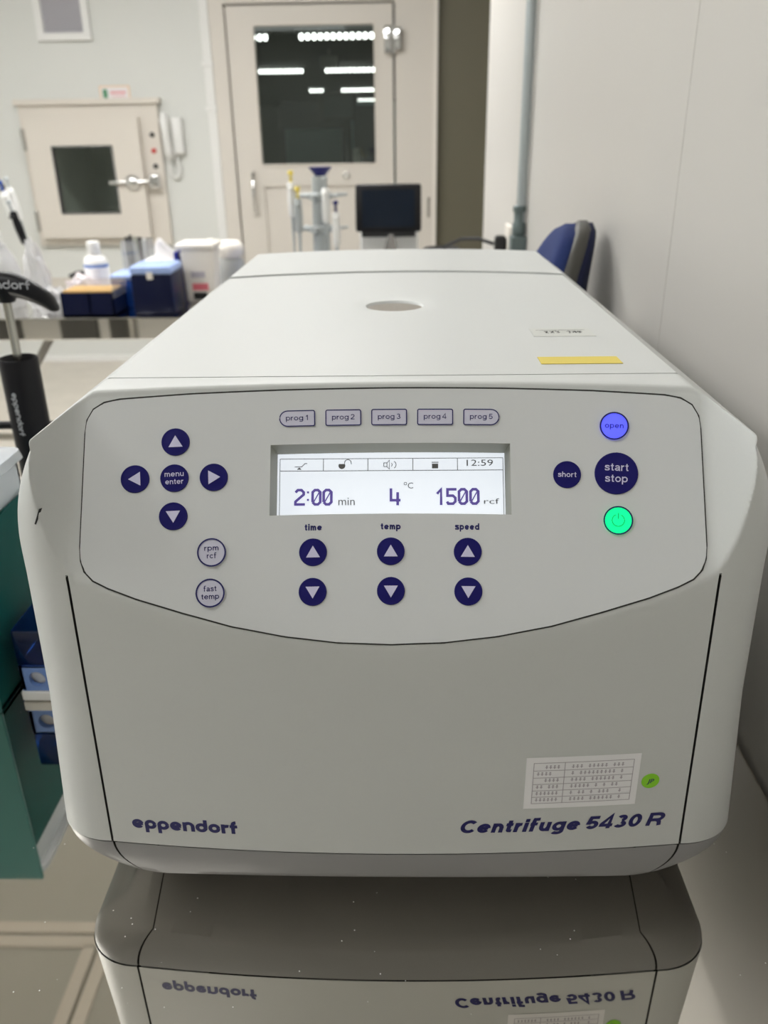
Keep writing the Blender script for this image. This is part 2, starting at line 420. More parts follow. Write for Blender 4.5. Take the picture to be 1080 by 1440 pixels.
for a in ((dx0, wx0, dz0, dz1), (wx1, dx1, dz0, dz1), (wx0, wx1, wz1, dz1), (wx0, wx1, pz1, wz0), (wx0, wx1, dz0, pz0)):
    box(bm, a[0], a[1], y0, y1, a[2], a[3])
obj('door_leaf', bm, CREAM, dr)
obj('lower_panel', box(B(), px0, px1, y0+.016, y1-.005, pz0, pz1), CREAM, dr)
bm = B()
for a in ((wx0-.014, wx0, wz0-.014, wz1+.014), (wx1, wx1+.014, wz0-.014, wz1+.014), (wx0, wx1, wz1, wz1+.014), (wx0, wx1, wz0-.014, wz0)):
    box(bm, a[0], a[1], y0-.006, y0+.004, a[2], a[3])
obj('window_frame', bm, CREAM2, dr)
bm = B(); f = lambda u, v: Vector((u, WY+.01, v))
vv = [bm.verts.new(f(*p)) for p in ((wx0, wz0), (wx1, wz0), (wx1, wz1), (wx0, wz1))]; bm.faces.new(vv)

obj('pane', bm, thin, dr)
hd = obj('handle', tube(B(), [(-.845, WY-.02, .285), (-.845, WY-.055, .27), (-.845, WY-.06, .17), (-.845, WY-.055, .075), (-.845, WY-.02, .06)], .010, 10), CHROME, dr, 60)
obj('lock', lathe(B(), [(.019, 0), (.019, .012), (.012, .014), (.006, .010)], (-.315, WY-.015, .262), 20, Matrix.Rotation(pi/2, 3, 'X').to_4x4()), STEEL, dr, 40)
bm = B(); box(bm, -.088, -.04, WY-.05, WY-.02, .865, 1.0, bev=.006); box(bm, -.035, .012, WY-.055, WY-.02, .88, .99, bev=.006)
cyl(bm, (-.038, WY-.045, .865), (-.038, WY-.045, 1.0), .010)
obj('hinge', bm, CHROME, dr, 40)
# olive-grey door beyond the corner
bm = B(); box(bm, .205, .62, WY+.02, WY+.08, FLOOR, CEIL)
d2 = struct('door_2', bm, OLIVE)
struct('wall_far_right', plane_box(.62, 1.9, WY, WY+.1, FLOOR, CEIL), OLIVE)
# dark neighbouring room seen through the door window
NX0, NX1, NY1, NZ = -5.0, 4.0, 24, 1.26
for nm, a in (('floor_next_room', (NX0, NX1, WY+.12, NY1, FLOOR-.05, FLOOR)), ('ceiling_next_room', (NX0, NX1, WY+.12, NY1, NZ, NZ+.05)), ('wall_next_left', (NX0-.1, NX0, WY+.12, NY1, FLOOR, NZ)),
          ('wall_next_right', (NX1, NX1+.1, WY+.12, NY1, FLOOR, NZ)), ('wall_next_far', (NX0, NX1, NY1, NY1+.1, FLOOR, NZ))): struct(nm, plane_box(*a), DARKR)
lr = 0
for (x0, x1, y, nb) in ((-1.9, -1.085, 7.4, 18), (-.839, .10, 7.4, 18), (-1.80, -1.197, 11.1, 12), (-.935, -.20, 11.1, 13), (-1.596, -1.349, 15.7, 4), (-1.04, -.20, 15.7, 15), (-.966, -.30, 20, 14)):
    t = thing('louvre_light', ['row of small bright lamps nearest behind the door window, left piece', 'row of small bright lamps nearest behind the door window, right piece',
              'second row of lamps behind the door window, left piece', 'second row of lamps behind the door window, right piece',
              'third lamp row behind the door window, short left piece', 'third lamp row behind the door window, right piece', 'farthest faint lamp row behind the door window'][lr], 'ceiling light', ((x0+x1)/2, y, NZ), 0, 'lamp rows in the next room')
    lr += 1
    obj('housing', box(B(), x0-.03, x1+.03, y-.05, y+.05, NZ-.022, NZ, bev=.004), DGREY, t)
    bm = B(); st = (x1-x0)/nb
    for i in range(nb):
        lathe(bm, [(.0, -.046), (st*.24, -.040), (st*.34, -.022), (st*.22, -.004), (0, 0)], (x0+st*(i+.5), y-.02, NZ-.022), 10)
    obj('lamp_row', bm, BULB, t, 60)
tag(obj('hanging_sign', box(box(B(), -.80, -.63, 8.95, 9.0, 1.10, 1.20, bev=.004), -.72, -.71, 8.97, 8.98, 1.20, 1.26), SIGN), 'small pale square box high behind the door window', 'sign')
t = thing('instrument_stand', 'dim grey monitor on a pole behind the door window', 'monitor', (-.45, 6.5, FLOOR))
obj('monitor_housing', box(B(), -.61, -.33, 6.48, 6.56, .575, .77, bev=.03, seg=3), DGREY, t, 40)
obj('screen', box(B(), -.58, -.36, 6.472, 6.482, .60, .745), mat('dim_screen', (.10, .13, .14), .3), t)
obj('pole', cyl(B(), (-.43, 6.55, FLOOR+.03), (-.43, 6.55, .60), .02), DGREY, t, 40)
obj('base', lathe(B(), [(.22, 0), (.22, .02), (.03, .04)], (-.43, 6.55, FLOOR), 24), DGREY, t, 40)
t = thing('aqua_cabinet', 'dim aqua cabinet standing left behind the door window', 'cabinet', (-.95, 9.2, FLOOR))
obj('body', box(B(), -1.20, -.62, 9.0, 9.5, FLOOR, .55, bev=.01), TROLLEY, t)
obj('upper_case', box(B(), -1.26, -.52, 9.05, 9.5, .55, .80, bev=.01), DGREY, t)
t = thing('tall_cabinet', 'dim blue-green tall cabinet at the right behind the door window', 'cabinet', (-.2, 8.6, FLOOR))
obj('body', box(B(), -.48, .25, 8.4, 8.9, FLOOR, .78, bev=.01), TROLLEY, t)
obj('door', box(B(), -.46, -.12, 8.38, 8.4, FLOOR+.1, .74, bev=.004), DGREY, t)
t = thing('white_pole', 'pale upright bottle on the floor stand behind the door window', 'bottle', (-.36, 6.2, FLOOR))
obj('stand', lathe(B(), [(.10, 0), (.10, .02), (.02, .03), (.02, 1.0), (.05, 1.02)], (-.325, 6.2, FLOOR), 16), DGREY, t, 40)
obj('bottle', lathe(B(), [(.03, 0), (.034, .01), (.034, .14), (.02, .17)], (-.325, 6.2, FLOOR+1.02), 16), SIGN, t, 40)

# far-wall fixtures -------------------------------------------------
vt = thing('air_vent', 'white framed air grille high on the far wall, cut by the top of the picture', 'vent', (-1.815, WY, 1.07))
bm = B()
for a in ((-1.960, -1.922, .994, 1.255), (-1.706, -1.668, .994, 1.255), (-1.960, -1.668, .958, .994), (-1.960, -1.668, 1.255, 1.29)):
    box(bm, a[0], a[1], WY-.03, WY, a[2], a[3])
obj('frame', bm, WHITE, vt)
bm = B()
for i in range(22):
    z = .998+i*.0118
    box(bm, -1.922, -1.706, WY-.016, WY-.004, z, z+.0058)
for i in range(18):
    x = -1.918+i*.0122; box(bm, x, x+.004, WY-.018, WY-.012, .994, 1.255)
g = obj('grille', bm, mat('grille_grey', (.55, .54, .58), .5), vt); g['kind'] = 'stuff'
obj('backing', box(B(), -1.922, -1.706, WY-.004, WY-.001, .994, 1.255), DGREY, vt)

st = thing('wall_sticker', 'small peach-edged notice above the pass box', 'sign', (-1.585, WY, .70))
obj('card', box(B(), -1.672, -1.503, WY-.004, WY-.0005, .663, .738), ORANGEP, st)
obj('card_face', box(B(), -1.664, -1.511, WY-.0048, WY-.004, .672, .731), PAPER, st)
mp = lambda u, v: Vector((u, WY-.0052, v))
bm = B(); prism(bm, rrect(-1.654, -1.628, .676, .722, .008), lambda u, v: mp(u, v), lambda u, v: mp(u, v)+Vector((0, -.0004, 0)))
obj('green_print', bm, GREENP, st)
bm = B()
for i in range(9): box(bm, -1.610+i*.0098, -1.604+i*.0098, WY-.0056, WY-.005, .696+.002*(i % 3), .712-.002*(i % 2))
box(bm, -1.606, -1.528, WY-.0056, WY-.005, .685, .688)
obj('pink_print', bm, PINK, st)

pb = thing('pass_box', 'cream pass-through box with a small dark window and chrome latch on the far wall', 'pass box', (-1.75, WY, PBX[2]))
bm = B()
X0, X1, Z0, Z1 = -2.135, -1.355, -.10, .645
for a in ((X0, -2.06, Z0, Z1), (-1.475, X1, Z0, Z1), (-2.06, -1.475, .56, Z1), (-2.06, -1.475, Z0, -.04)):
    box(bm, a[0], a[1], WY-.035, WY-.001, a[2], a[3])
obj('frame', bm, CREAM2, pb)
obj('top_flange', box(B(), X0-.015, X1+.02, WY-.06, WY-.001, Z1, Z1+.03, bev=.004), CREAM2, pb)
bm = B()
for a in ((-2.10, -1.955, -.055, .575), (-1.625, -1.460, -.055, .575), (-1.955, -1.625, .43, .575), (-1.955, -1.625, -.055, .085)):
    box(bm, a[0], a[1], WY-.085, WY-.036, a[2], a[3])
dd = obj('door', bm, CREAM2, pb)
obj('window_seal', box(box(box(box(B(), -1.963, -1.955, WY-.088, WY-.05, .077, .438), -1.625, -1.617, WY-.088, WY-.05, .077, .438), -1.963, -1.617, WY-.088, WY-.05, .43, .438), -1.963, -1.617, WY-.088, WY-.05, .077, .085), DGREY, dd)
bm = B(); bm.faces.new([bm.verts.new((x, WY-.07, z)) for x, z in ((-1.955, .085), (-1.625, .085), (-1.625, .43), (-1.955, .43))])
obj('window_pane', bm, thin, dd)
bm = B()   # inside of the chamber
for a in ((-2.06, -2.05, WY-.03, WY+.8, -.04, .56), (-1.45, -1.44, WY-.03, WY+.8, -.04, .56), (-2.06, -1.44, WY-.03, WY+.8, -.05, -.04), (-2.06, -1.44, WY-.03, WY+.8, .56, .57), (-2.06, -1.44, WY+.8, WY+.81, -.05, .57)):
    box(bm, *a)
obj('chamber', bm, mat('chamber_grey', (.62, .63, .56), .4), pb)
bm = B(); box(bm, -1.72, -1.66, WY+.6, WY+.78, .24, .55); obj('inner_panel', bm, WHITE2, pb)
bm = B(); box(bm, -1.73, -1.60, WY+.3, WY+.7, -.03, .22, bev=.02); obj('inner_case', bm, BLACKM, pb)
for z in (.47, .04):
    b2 = B(); box(b2, -2.118, -2.098, WY-.095, WY-.035, z-.055, z+.055, bev=.003)
    obj('hinge', b2, STEEL, pb)
for z, m_ in ((.488, BLACKM), (.405, RED), (.325, BLACKM)):
    o = obj('button', lathe(B(), [(.013, 0), (.013, .008), (.009, .014)], (-1.398, WY-.035, z), 18, Matrix.Rotation(pi/2, 3, 'X').to_4x4()), m_, pb, 40)
    if m_ is RED: o['label'] = 'red round button'
lt = obj('latch', box(B(), -1.655, -1.43, WY-.115, WY-.10, .235, .252, bev=.004), CHROME, pb, 40)
obj('latch_plate', lathe(B(), [(.045, 0), (.045, .012), (.03, .03), (.018, .036)], (-1.525, WY-.086, .243), 24, Matrix.Rotation(pi/2, 3, 'X').to_4x4()), CHROME, lt, 40)
obj('latch_keeper', box(B(), -1.43, -1.375, WY-.10, WY-.035, .205, .285, bev=.012, seg=3), CHROME, pb, 40)

ph = thing('wall_phone', 'white interphone with coiled cord beside the pass box', 'telephone', (-1.28, WY, .40))
obj('base', box(B(), -1.285, -1.225, WY-.05, WY-.001, .385, .575, bev=.008), WHITE, ph, 40)
hs = B(); tube(hs, [(-1.315, WY-.055, .585), (-1.315, WY-.075, .56), (-1.310, WY-.078, .48), (-1.305, WY-.075, .40), (-1.305, WY-.05, .375)], [.022, .026, .020, .026, .022], 12)
obj('handset', hs, WHITE, ph, 50)
pts = [(-1.305+.05*sin(t*.5)*1+.0, WY-.03, .375-.10*sin(t*.5)) for t in [0, 1, 2]] 
cb = B(); tube(cb, [(-1.31, WY-.03, .375), (-1.318, WY-.03, .33), (-1.315, WY-.03, .285), (-1.295, WY-.03, .262), (-1.268, WY-.03, .275), (-1.262, WY-.03, .32), (-1.28, WY-.03, .386)], .007, 8)
obj('cord', cb, WHITE, ph, 60)

# zinc conduit and outlet box on the right wall
cd = thing('conduit_pipe', 'grey zinc conduit running up the right wall to an outlet box', 'pipe', (.26, 1.57, .19))
obj('pipe', cyl(B(), (.266, 1.57, .27), (.266, 1.57, CEIL-.003), .0105, n=16), ZINC, cd, 40)
obj('coupling', lathe(B(), [(.013, .25), (.015, .255), (.015, .275), (.012, .28), (.012, .300), (.0145, .302), (.0145, .312), (.0117, .314)], (.263, 1.57, 0), 16), ZBOX, cd, 40)
obj('outlet_box', box(B(), .246, .2785, 1.545, 1.60, .13, .25, bev=.003), ZBOX, cd)
sk = thing('wall_socket', 'pale wall socket with a black plug, behind the conduit', 'socket', (RX, 1.83, .2))
obj('plate', box(B(), .268, .2785, 1.78, 1.88, .13, .25, bev=.003), WHITE2, sk)
pg = obj('plug', box(B(), .238, .267, 1.815, 1.845, .165, .225, bev=.008), BLACKM, sk, 40)
tube_pts = [(.235, 1.83, .205), (.20, 1.85, .215), (.16, 1.9, .21), (.12, 2.0, .18), (.10, 2.1, .13), (.08, 2.2, .05), (.07, 2.25, .006)]
obj('cable', tube(B(), tube_pts, .0045, 8), BLACKM, sk, 60)

# ================================================================== BENCHES
def steel_bench(label, x0, x1, y0, y1, top, mt, lip=.055):
    t = thing('steel_bench', label, 'bench', ((x0+x1)/2, (y0+y1)/2, FLOOR))
    bm = B(); box(bm, x0, x1, y0, y1, top-lip, top, bev=.003)
    obj('bench_top', bm, mt, t)
    for x in (x0+.05, x1-.05):
        for y in (y0+.05, y1-.05):
            obj('leg', cyl(B(), (x, y, FLOOR+.02), (x, y, top-lip+.001), .02, n=14), STEEL, t, 40)
    for y in (y0+.05, y1-.05):
        obj('rail', cyl(B(), (x0+.05, y, FLOOR+.2), (x1-.05, y, FLOOR+.2), .014, n=12), STEEL, t, 40)
    return t
nb_ = steel_bench('near mirror-polished steel work table carrying the centrifuge', -1.25, .276, -.62, .680, 0, TABLES, .045)
fb = steel_bench('far steel bench with the blue tip boxes and bottles on it', -2.35, .22, 1.975, 2.75, 0, mat('bright_steel', (.74, .73, .70), .035, 1), .062)
obj('brace', cyl(B(), (-1.20, 2.05, -.30), (-1.03, 2.05, -.061), .012, n=8), JOINT, fb, 40)
ct = thing('reflection_cart', 'dark panelled cart left of the near table, added for the stripes mirrored in the bench edge', 'cart', (-1.75, .3, FLOOR))  # unseen cart, added to put dark stripes into the bench edge reflection
for (x0_, x1_) in ((-2.35, -2.10), (-1.98, -1.86), (-1.66, -1.48), (-1.42, -1.33)):
    obj('side_panel', box(B(), x0_, x1_, .28, .32, FLOOR+.06, -.08, bev=.004), SHELL, ct)
obj('shelf', box(B(), -2.36, -1.32, .10, .50, FLOOR+.03, FLOOR+.06, bev=.004), STEEL, ct)
obj('top', box(B(), -2.36, -1.32, .10, .50, -.08, -.06, bev=.004), STEEL, ct)
for x_ in (-2.3, -1.38):
    for y_ in (.15, .45): obj('caster', cyl(B(), (x_-.01, y_, FLOOR+.0152), (x_+.01, y_, FLOOR+.0152), .015, n=14), BLACKM, ct, 40)

# ================================================================== CENTRIFUGE
ZB = .0375
cf = thing('centrifuge', 'large light-grey benchtop centrifuge with lit display and navy buttons', 'centrifuge', (-.003, .32, 0), radians(.25))
CM = Matrix.Translation((-.003, 0, 0))
def ybody(x):
    a = abs(x); y = .009*(min(a, .173)/.17)**2
    if a > .173:
        t = min((a-.173)/.034, 1); y += .032*(1-sqrt(max(0, 1-t*t)))
    return y
def hw(z): return .205-.019*max(0, min(1, (z-.212)/.0615))**2.2
ZT = .2735
def sxz(x, z):
    a = abs(x)
    fl = 1+.022*max(0, 1-z/.2)
    return x*fl if a <= .173 else math.copysign((.173+(a-.173)*(hw(z)+.006*max(0, 1-z/.12)-.173)/.034)*fl, x)
def ycut(x, z):
    a = abs(x)
    y = .62*(z-.17)-.014*(x/.17)**2
    if a > .167: y -= (.039+.0176*max(0, min(1, (z-.225)/.045)))*((a-.167)/.023)**1.6
    return y
def smax(a, b, k=.0012): return .5*(a+b+sqrt((a-b)**2+k*k))
def flare(z): return 1+.022*max(0, 1-z/.2)
def F(x, z): return smax(ybody(x/flare(z)), ycut(x, z))
def T(x):
    a = abs(x)
    return .2925 if a < .162 else .2925-.0262*min(1, (a-.162)/.038)**1.06
def W(x, y, z): return Vector((x-.003, y, z+ZB))          # machine coordinates -> world
def fn(x, z):                                              # outward normal of the front
    e = .001
    n = Vector(((F(x+e, z)-F(x-e, z))/(2*e), -1, (F(x, z+e)-F(x, z-e))/(2*e)))
    return n.normalized()
def front(off): return lambda x, z: W(x, F(x, z), z)+fn(x, z)*off
# plan path (closed): x, y
SX = .207; YE = .609
def yend(x): return .664-.055*(abs(x)/SX)**2.2
path = []
seam = .1715
xs = [i*.0025 for i in range(0, 70)]
xs = [x for x in xs if x < .1702]+[.1708, .17115, .17185, .1722]
frontx = sorted([-x for x in xs if x > 0])+[0]+[x for x in xs if x > 0]
left = [(-SX, y) for y in (YE, .5, .4, .3, .2, .14, .10, .088, .08, .074, .070, .067, .064, .0595, .056, .052, .0485, .045)]
lc = []
for i in range(1, 49):
    a = radians(90*i/48); lc.append((.173+.034*sin(a), None))
corner_r = [(x, ybody(x)) for x, _ in lc]
path = left+[(-x, y) for x, y in corner_r[::-1]]+[(x, ybody(x)) for x in frontx]+corner_r+[(SX, y) for _, y in left[::-1]]
nfront0 = len(left)-1; nfront1 = len(path)-len(left)
back = [(SX*cos(pi*i/24)if False else SX-2*SX*i/16, yend(SX-2*SX*i/16)) for i in range(1, 16)]
path += back
NP = len(path)
zrows = [.0197, .021, .023]+[.023+(.200-.023)*i/70 for i in range(1, 71)]+[.202, .204, .206, .2075]+[.2075+(.272-.2075)*i/60 for i in range(1, 61)]
bm = B(); grid = []
rarc = .0025
for (x, yb) in path:
    col = []; xt = sxz(x, ZT); top = T(xt)
    isside = abs(x) >= SX-1e-6 or yb > .1
    for z in zrows:
        zz = .0197+(z-.0197)*(top-rarc-.0197)/(.272-.0197) if z > .2075 else z
        if z > .2075: zz = .2075+(z-.2075)*(top-rarc-.2075)/(.272-.2075)
        xx = sxz(x, zz)
        y = yb if yb > .1 else smax(yb, ycut(xx, zz))
        # slight tuck of the sides towards the base
        if abs(abs(x)-seam) < .0004 and zz < .2065 and yb < .1: y += .004
        col.append((xx, y, zz))
    y = col[-1][1]
    for a in (30, 60, 90):
        if yb > .1: col.append((xt, y, top-rarc+rarc*sin(radians(a))))
        else: col.append((xt, y+rarc*(1-cos(radians(a))), top-rarc+rarc*sin(radians(a))))
    grid.append([bm.verts.new(W(*p)) for p in col])
nz = len(grid[0])
for i in range(NP):
    a, b = grid[i], grid[(i+1) % NP]
    for j in range(nz-1):
        cx = (path[i][0]+path[(i+1) % NP][0])/2
        cz = (a[j].co.z+a[j+1].co.z)/2-ZB
        if abs(cx) < .069 and .2265 < cz < .2662 and path[i][1] < .1: continue   # hole behind the display
        f = bm.faces.new((a[j], b[j], b[j+1], a[j+1]))
        if abs(abs(cx)-seam) < .0007 and cz < .2065 and path[i][1] < .1: f.material_index = 1
# front top strip up to the lid seam
YS = .0885
strip = []
idx = [i for i in range(NP) if path[i][1] < .1 and abs(path[i][0]) <= SX]
fidx = list(range(len(left)-3, len(left)-3+len(frontx)+2*len(corner_r)+6))
prev = None
for i in range(len(path)-len(back)):
    x, yb = path[i]
    if yb > .085: continue
    xt = sxz(x, ZT)
    v0 = grid[i][-1]; y0 = v0.co.y
    row = [v0]
    for k in range(1, 5):
        row.append(bm.verts.new(W(xt, y0+(YS-y0)*k/4, T(xt))))
    row.append(bm.verts.new(W(xt, YS, T(xt)-.012)))
    if prev:
        for k in range(5):
            try: bm.faces.new((prev[k], row[k], row[k+1], prev[k+1]))
            except ValueError: pass
    prev = row
bmesh.ops.remove_doubles(bm, verts=bm.verts[:], dist=1e-5)
obj('housing', bm, [WHITEP, GROOVE], cf, 50)

# lid with round glass port, and rear cover
def yr(x): return .487-.030*(abs(x)/.165)**2
HX, HY, HR = .0005, .3105, .0225
N = 160
def lid_outline(scale_x, hx):
    pts = []
    return pts
def grid_top(bm, xsL, y0f, y1f, ny, hole=None, zoff=0, wall=.012):
    rows = []
    for x in xsL:
        y0 = y0f(x); y1 = y1f(x)
        rows.append([bm.verts.new(W(x, y0, T(x)+zoff-wall))]+[bm.verts.new(W(x, y0+(y1-y0)*k/ny, T(x)+zoff-(.0008 if k in (0, ny) else 0))) for k in range(ny+1)]+[bm.verts.new(W(x, y1, T(x)+zoff-wall))])
    for a, b in zip(rows, rows[1:]):
        for k in range(len(a)-1): bm.faces.new((a[k], b[k], b[k+1], a[k+1]))
    for r, s in ((rows[0], 1), (rows[-1], -1)):       # side drop
        e = [bm.verts.new(v.co-Vector((0, 0, .0))) for v in r[1:-1]]
    return rows
chx = [.162+.026*i/8 for i in range(0, 9)]
# lid: radial fan from port to a rectangle, then chamfer strips
bm = B()
HXI = .162
def rect_pt(a):
    dx, dy = cos(a), sin(a)
    best = None
    # intersect ray from (HX,HY) with lid flat outline
    lo, hi = 0, .5
    for _ in range(40):
        m_ = (lo+hi)/2; x = HX+dx*m_; y = HY+dy*m_
        if abs(x) > HXI or y < YS+.0015 or y > yr(x)-.001: hi = m_
        else: lo = m_
    return (HX+dx*lo, HY+dy*lo)
angs = sorted([2*pi*i/N for i in range(N)]+[math.atan2(YS+.0015-HY, s*HXI-HX) % (2*pi) for s in (1, -1)]+[math.atan2(yr(HXI)-.001-HY, s*HXI-HX) % (2*pi) for s in (1, -1)])
rings = []
for rr, zo in ((HR, -.006), (HR, -.0022), (.0235, -.0010), (.029, -.0006), (.034, -.0001), (.037, 0)):
    rings.append([bm.verts.new(W(HX+rr*cos(a), HY+rr*sin(a), T(0)+zo)) for a in angs])
outer = [rect_pt(a) for a in angs]
for k in (.35, .7, .985, 1.0):
    rings.append([bm.verts.new(W(HX+.037*cos(a)+(p[0]-HX-.037*cos(a))*k, HY+.037*sin(a)+(p[1]-HY-.037*sin(a))*k, T(0))) for a, p in zip(angs, outer)])
n = len(angs)
for a, b in zip(rings, rings[1:]):
    for i in range(n): bm.faces.new((a[i], a[(i+1) % n], b[(i+1) % n], b[i]))
# down turned front/back edge
last = rings[-1]; dn = [bm.verts.new(v.co-Vector((0, 0, .010))) for v in last]
for i in range(n):
    j = (i+1) % n
    if abs(abs(outer[i][0])-HXI) < 1e-4 and abs(abs(outer[j][0])-HXI) < 1e-4: continue
    bm.faces.new((last[i], last[j], dn[j], dn[i]))
for s in (-1, 1):
    prev = None
    for x in chx:
        row = [bm.verts.new(W(s*x, YS+.0015, T(x)-.012))]+[bm.verts.new(W(s*x, YS+.0015+(yr(x)-.001-YS-.0015)*k/6, T(x))) for k in range(7)]+[bm.verts.new(W(s*x, yr(x)-.001, T(x)-.012))]
        if prev:
            for k in range(8): bm.faces.new((prev[k], row[k], row[k+1], prev[k+1]))
        prev = row
bmesh.ops.remove_doubles(bm, verts=bm.verts[:], dist=2e-5)
lid = obj('lid', bm, WHITEP, cf, 35)
bm = B(); lathe(bm, [(.0226, -.0022), (.0226, -.055), (.020, -.057), (0.0, -.057)], W(HX, HY, T(0)), 48)
obj('port_sleeve', bm, CHROME, lid, 40)
bm = B(); lathe(bm, [(0.0, -.004), (.0224, -.004), (.0224, -.007), (0, -.007)], W(HX, HY, T(0)), 48)
obj('port_glass', bm, mat('dark_glass', (.004, .004, .005), .03), lid, 40)
# rear cover
bm = B(); rows = []
xr = [-x for x in chx[::-1]]+[-.15+.3*i/30 for i in range(31)]+chx
for x in xr:
    y0 = yr(x)+.001; y1 = yend(x)
    rows.append([bm.verts.new(W(x, y0, T(x)-.012))]+[bm.verts.new(W(x, y0+(y1-y0)*k/8, T(x)+.0015*(1 if abs(x) < .16 else max(0, 1-(abs(x)-.16)/.01)))) for k in range(9)]+[bm.verts.new(W(x, y1, T(x)-.012))])
for a, b in zip(rows, rows[1:]):
    for k in range(10): bm.faces.new((a[k], b[k], b[k+1], a[k+1]))
obj('rear_cover', bm, WHITEP, cf, 35)
# dark sheet under the seams, its colour standing in for shade in the gaps
bm = B(); box(bm, -.19, .184, .08, .50, ZB+.255, ZB+.262); obj('seam_shade', bm, GROOVE, cf)

# fascia (control panel membrane)
OUT = [(0, .1697), (.0282, .1707), (.0565, .1740), (.085, .1795), (.1112, .1868), (.135, .1942), (.150, .2000), (.158, .2040), (.1625, .2085), (.1645, .2135), (.1652, .2200),
       (.1652, .245), (.1652, .272), (.1645, .2785), (.1615, .2835), (.156, .2865), (.148, .2877), (.11, .2888), (.06, .2893), (0, .2895)]
poly = OUT+[(-x, z) for x, z in OUT[-2:0:-1]]
def zrange(x):
    zs = []
    m_ = len(poly)
    for i in range(m_):
        (x0, z0), (x1, z1) = poly[i], poly[(i+1) % m_]
        if (x0-x)*(x1-x) <= 0 and abs(x1-x0) > 1e-9: zs.append(z0+(z1-z0)*(x-x0)/(x1-x0))
    return min(zs), max(zs)
SXL, SXR, SZ0, SZ1 = -.0658, .0652, .2298, .2630
cx_ = [-.1650+.3300*i/90 for i in range(91)]
cx_ = sorted([x for x in cx_ if min(abs(x-SXL), abs(x-SXR)) > .0012]+[SXL, SXR, .1646, -.1646, .1638, -.1638])
bm = B(); FO = .0005; mpF = front(FO); cols = []
for x in cx_:
    z0, z1 = zrange(x); z0 += .0004; z1 -= .0004
    zz = [z0+(SZ0-z0)*k/8 for k in range(8)]+[SZ0+(SZ1-SZ0)*k/5 for k in range(5)]+[SZ1+(z1-SZ1)*k/5 for k in range(6)]
    cols.append([bm.verts.new(mpF(x, z)) for z in zz])
for i, (a, b) in enumerate(zip(cols, cols[1:])):
    xm = (cx_[i]+cx_[i+1])/2
    for k in range(len(a)-1):
        if SXL < xm < SXR and 8 <= k < 13: continue
        bm.faces.new((a[k], b[k], b[k+1], a[k+1]))
fas = obj('control_panel', bm, FASCIA, cf, 60)
bm = B(); dens = []
for i in range(len(poly)):
    p, q = Vector(poly[i]), Vector(poly[(i+1) % len(poly)]); m_ = max(1, int((q-p).length/.004))
    dens += [tuple(p+(q-p)*k/m_) for k in range(m_)]
ribbon(bm, dens, .0008, front(.00025), closed=True)
obj('panel_groove', bm, GROOVE, cf)
# display recess
D = .026; pn = Vector((0, -1, .62)).normalized(); pu = Vector((0, .62, 1)).normalized()
zc = (SZ0+SZ1)/2; P0 = W(0, .62*(.2463-.17), .2463)
def SP(s, t, d=0): return P0+Vector((s, 0, 0))+pu*t-pn*(D-d)
bm = B()
cor = [(SXL, SZ0), (SXR, SZ0), (SXR, SZ1), (SXL, SZ1)]
def edge(a, b, k): return [(a[0]+(b[0]-a[0])*i/k, a[1]+(b[1]-a[1])*i/k) for i in range(k)]
rim = edge(cor[0], cor[1], 30)+edge(cor[1], cor[2], 5)+edge(cor[2], cor[3], 30)+edge(cor[3], cor[0], 5)
a = [bm.verts.new(mpF(*p)) for p in rim]
b_ = [bm.verts.new(Vector((mpF(*p).x, 0, 0))*1+Vector((0, 1, 0))*(mpF(*p)-pn*(D)).y+Vector((0, 0, 1))*(mpF(*p)-pn*D).z) for p in rim]
for i in range(len(rim)):
    j = (i+1) % len(rim); bm.faces.new((a[i], a[j], b_[j], b_[i]))
rec = obj('display_recess', bm, RECESS, cf)
bm = B(); vs = [bm.verts.new(SP(s, t, .0005)) for s, t in ((-.068, -.0215), (.068, -.0215), (.068, .0215), (-.068, .0215))]; bm.faces.new(vs)
dsp = obj('display', bm, LCD, cf, label='backlit white display')
mm = lambda u, v: SP(u/1000+.0005, v/1000, .0012)
bm = B()
ribbon(bm, [(-65.0, -21), (-65.0, 16), (63.9, 16), (63.9, -21)], .35, mm)
ribbon(bm, [(-65, 8.9), (63.9, 8.9)], .4, mm)
for x in (-39.8, -14, 12, 37.7): ribbon(bm, [(x, 8.9), (x, 16)], .4, mm)
# icons
ribbon(bm, [(-56.5, 11.3), (-52.5, 11.3), (-50.5, 13.3), (-49.2, 13.3)], .45, mm)
prism(bm, [(-55.2, 9.7), (-52.4, 9.7), (-53.8, 11)], mm, lambda u, v: mm(u, v)+pn*.0001)
prism(bm, arc(-29.1, 11.9, 2, 150, 390, 16), mm, lambda u, v: mm(u, v)+pn*.0001)
ribbon(bm, [(-27.5, 12.6), (-27.5, 13.9)]+arc(-25.6, 13.6, 1.9, 180, 20, 10)+[(-23.6, 12.8)], .45, mm)
ribbon(bm, [(-4.8, 11.2), (-4.8, 13.4), (-3, 13.4), (-3, 11.2), (-4.8, 11.2)], .4, mm)
ribbon(bm, [(-3, 13.2), (-1.6, 15), (-1.6, 9.8), (-3, 11.2)], .4, mm)
ribbon(bm, [(-.4, 13.4), (.1, 12.3), (-.4, 11.3)], .4, mm); ribbon(bm, arc(0, 12.3, 2.3, 60, -60, 8), .4, mm)
prism(bm, [(23, 10), (26.6, 10), (26.6, 12.8), (23, 12.8)], mm, lambda u, v: mm(u, v)+pn*.0001)
ribbon(bm, [(22.9, 13.6), (26.8, 13.6)], .5, mm)
text(bm, '12:59', mm, x0=43.0, width=15.2, base=11.4, height=3.6)
text(bm, 'min', mm, x0=-31, width=9.4, base=-11.2)
text(bm, 'rcf', mm, x0=52.6, width=8.8, base=-10.8, height=3.2)
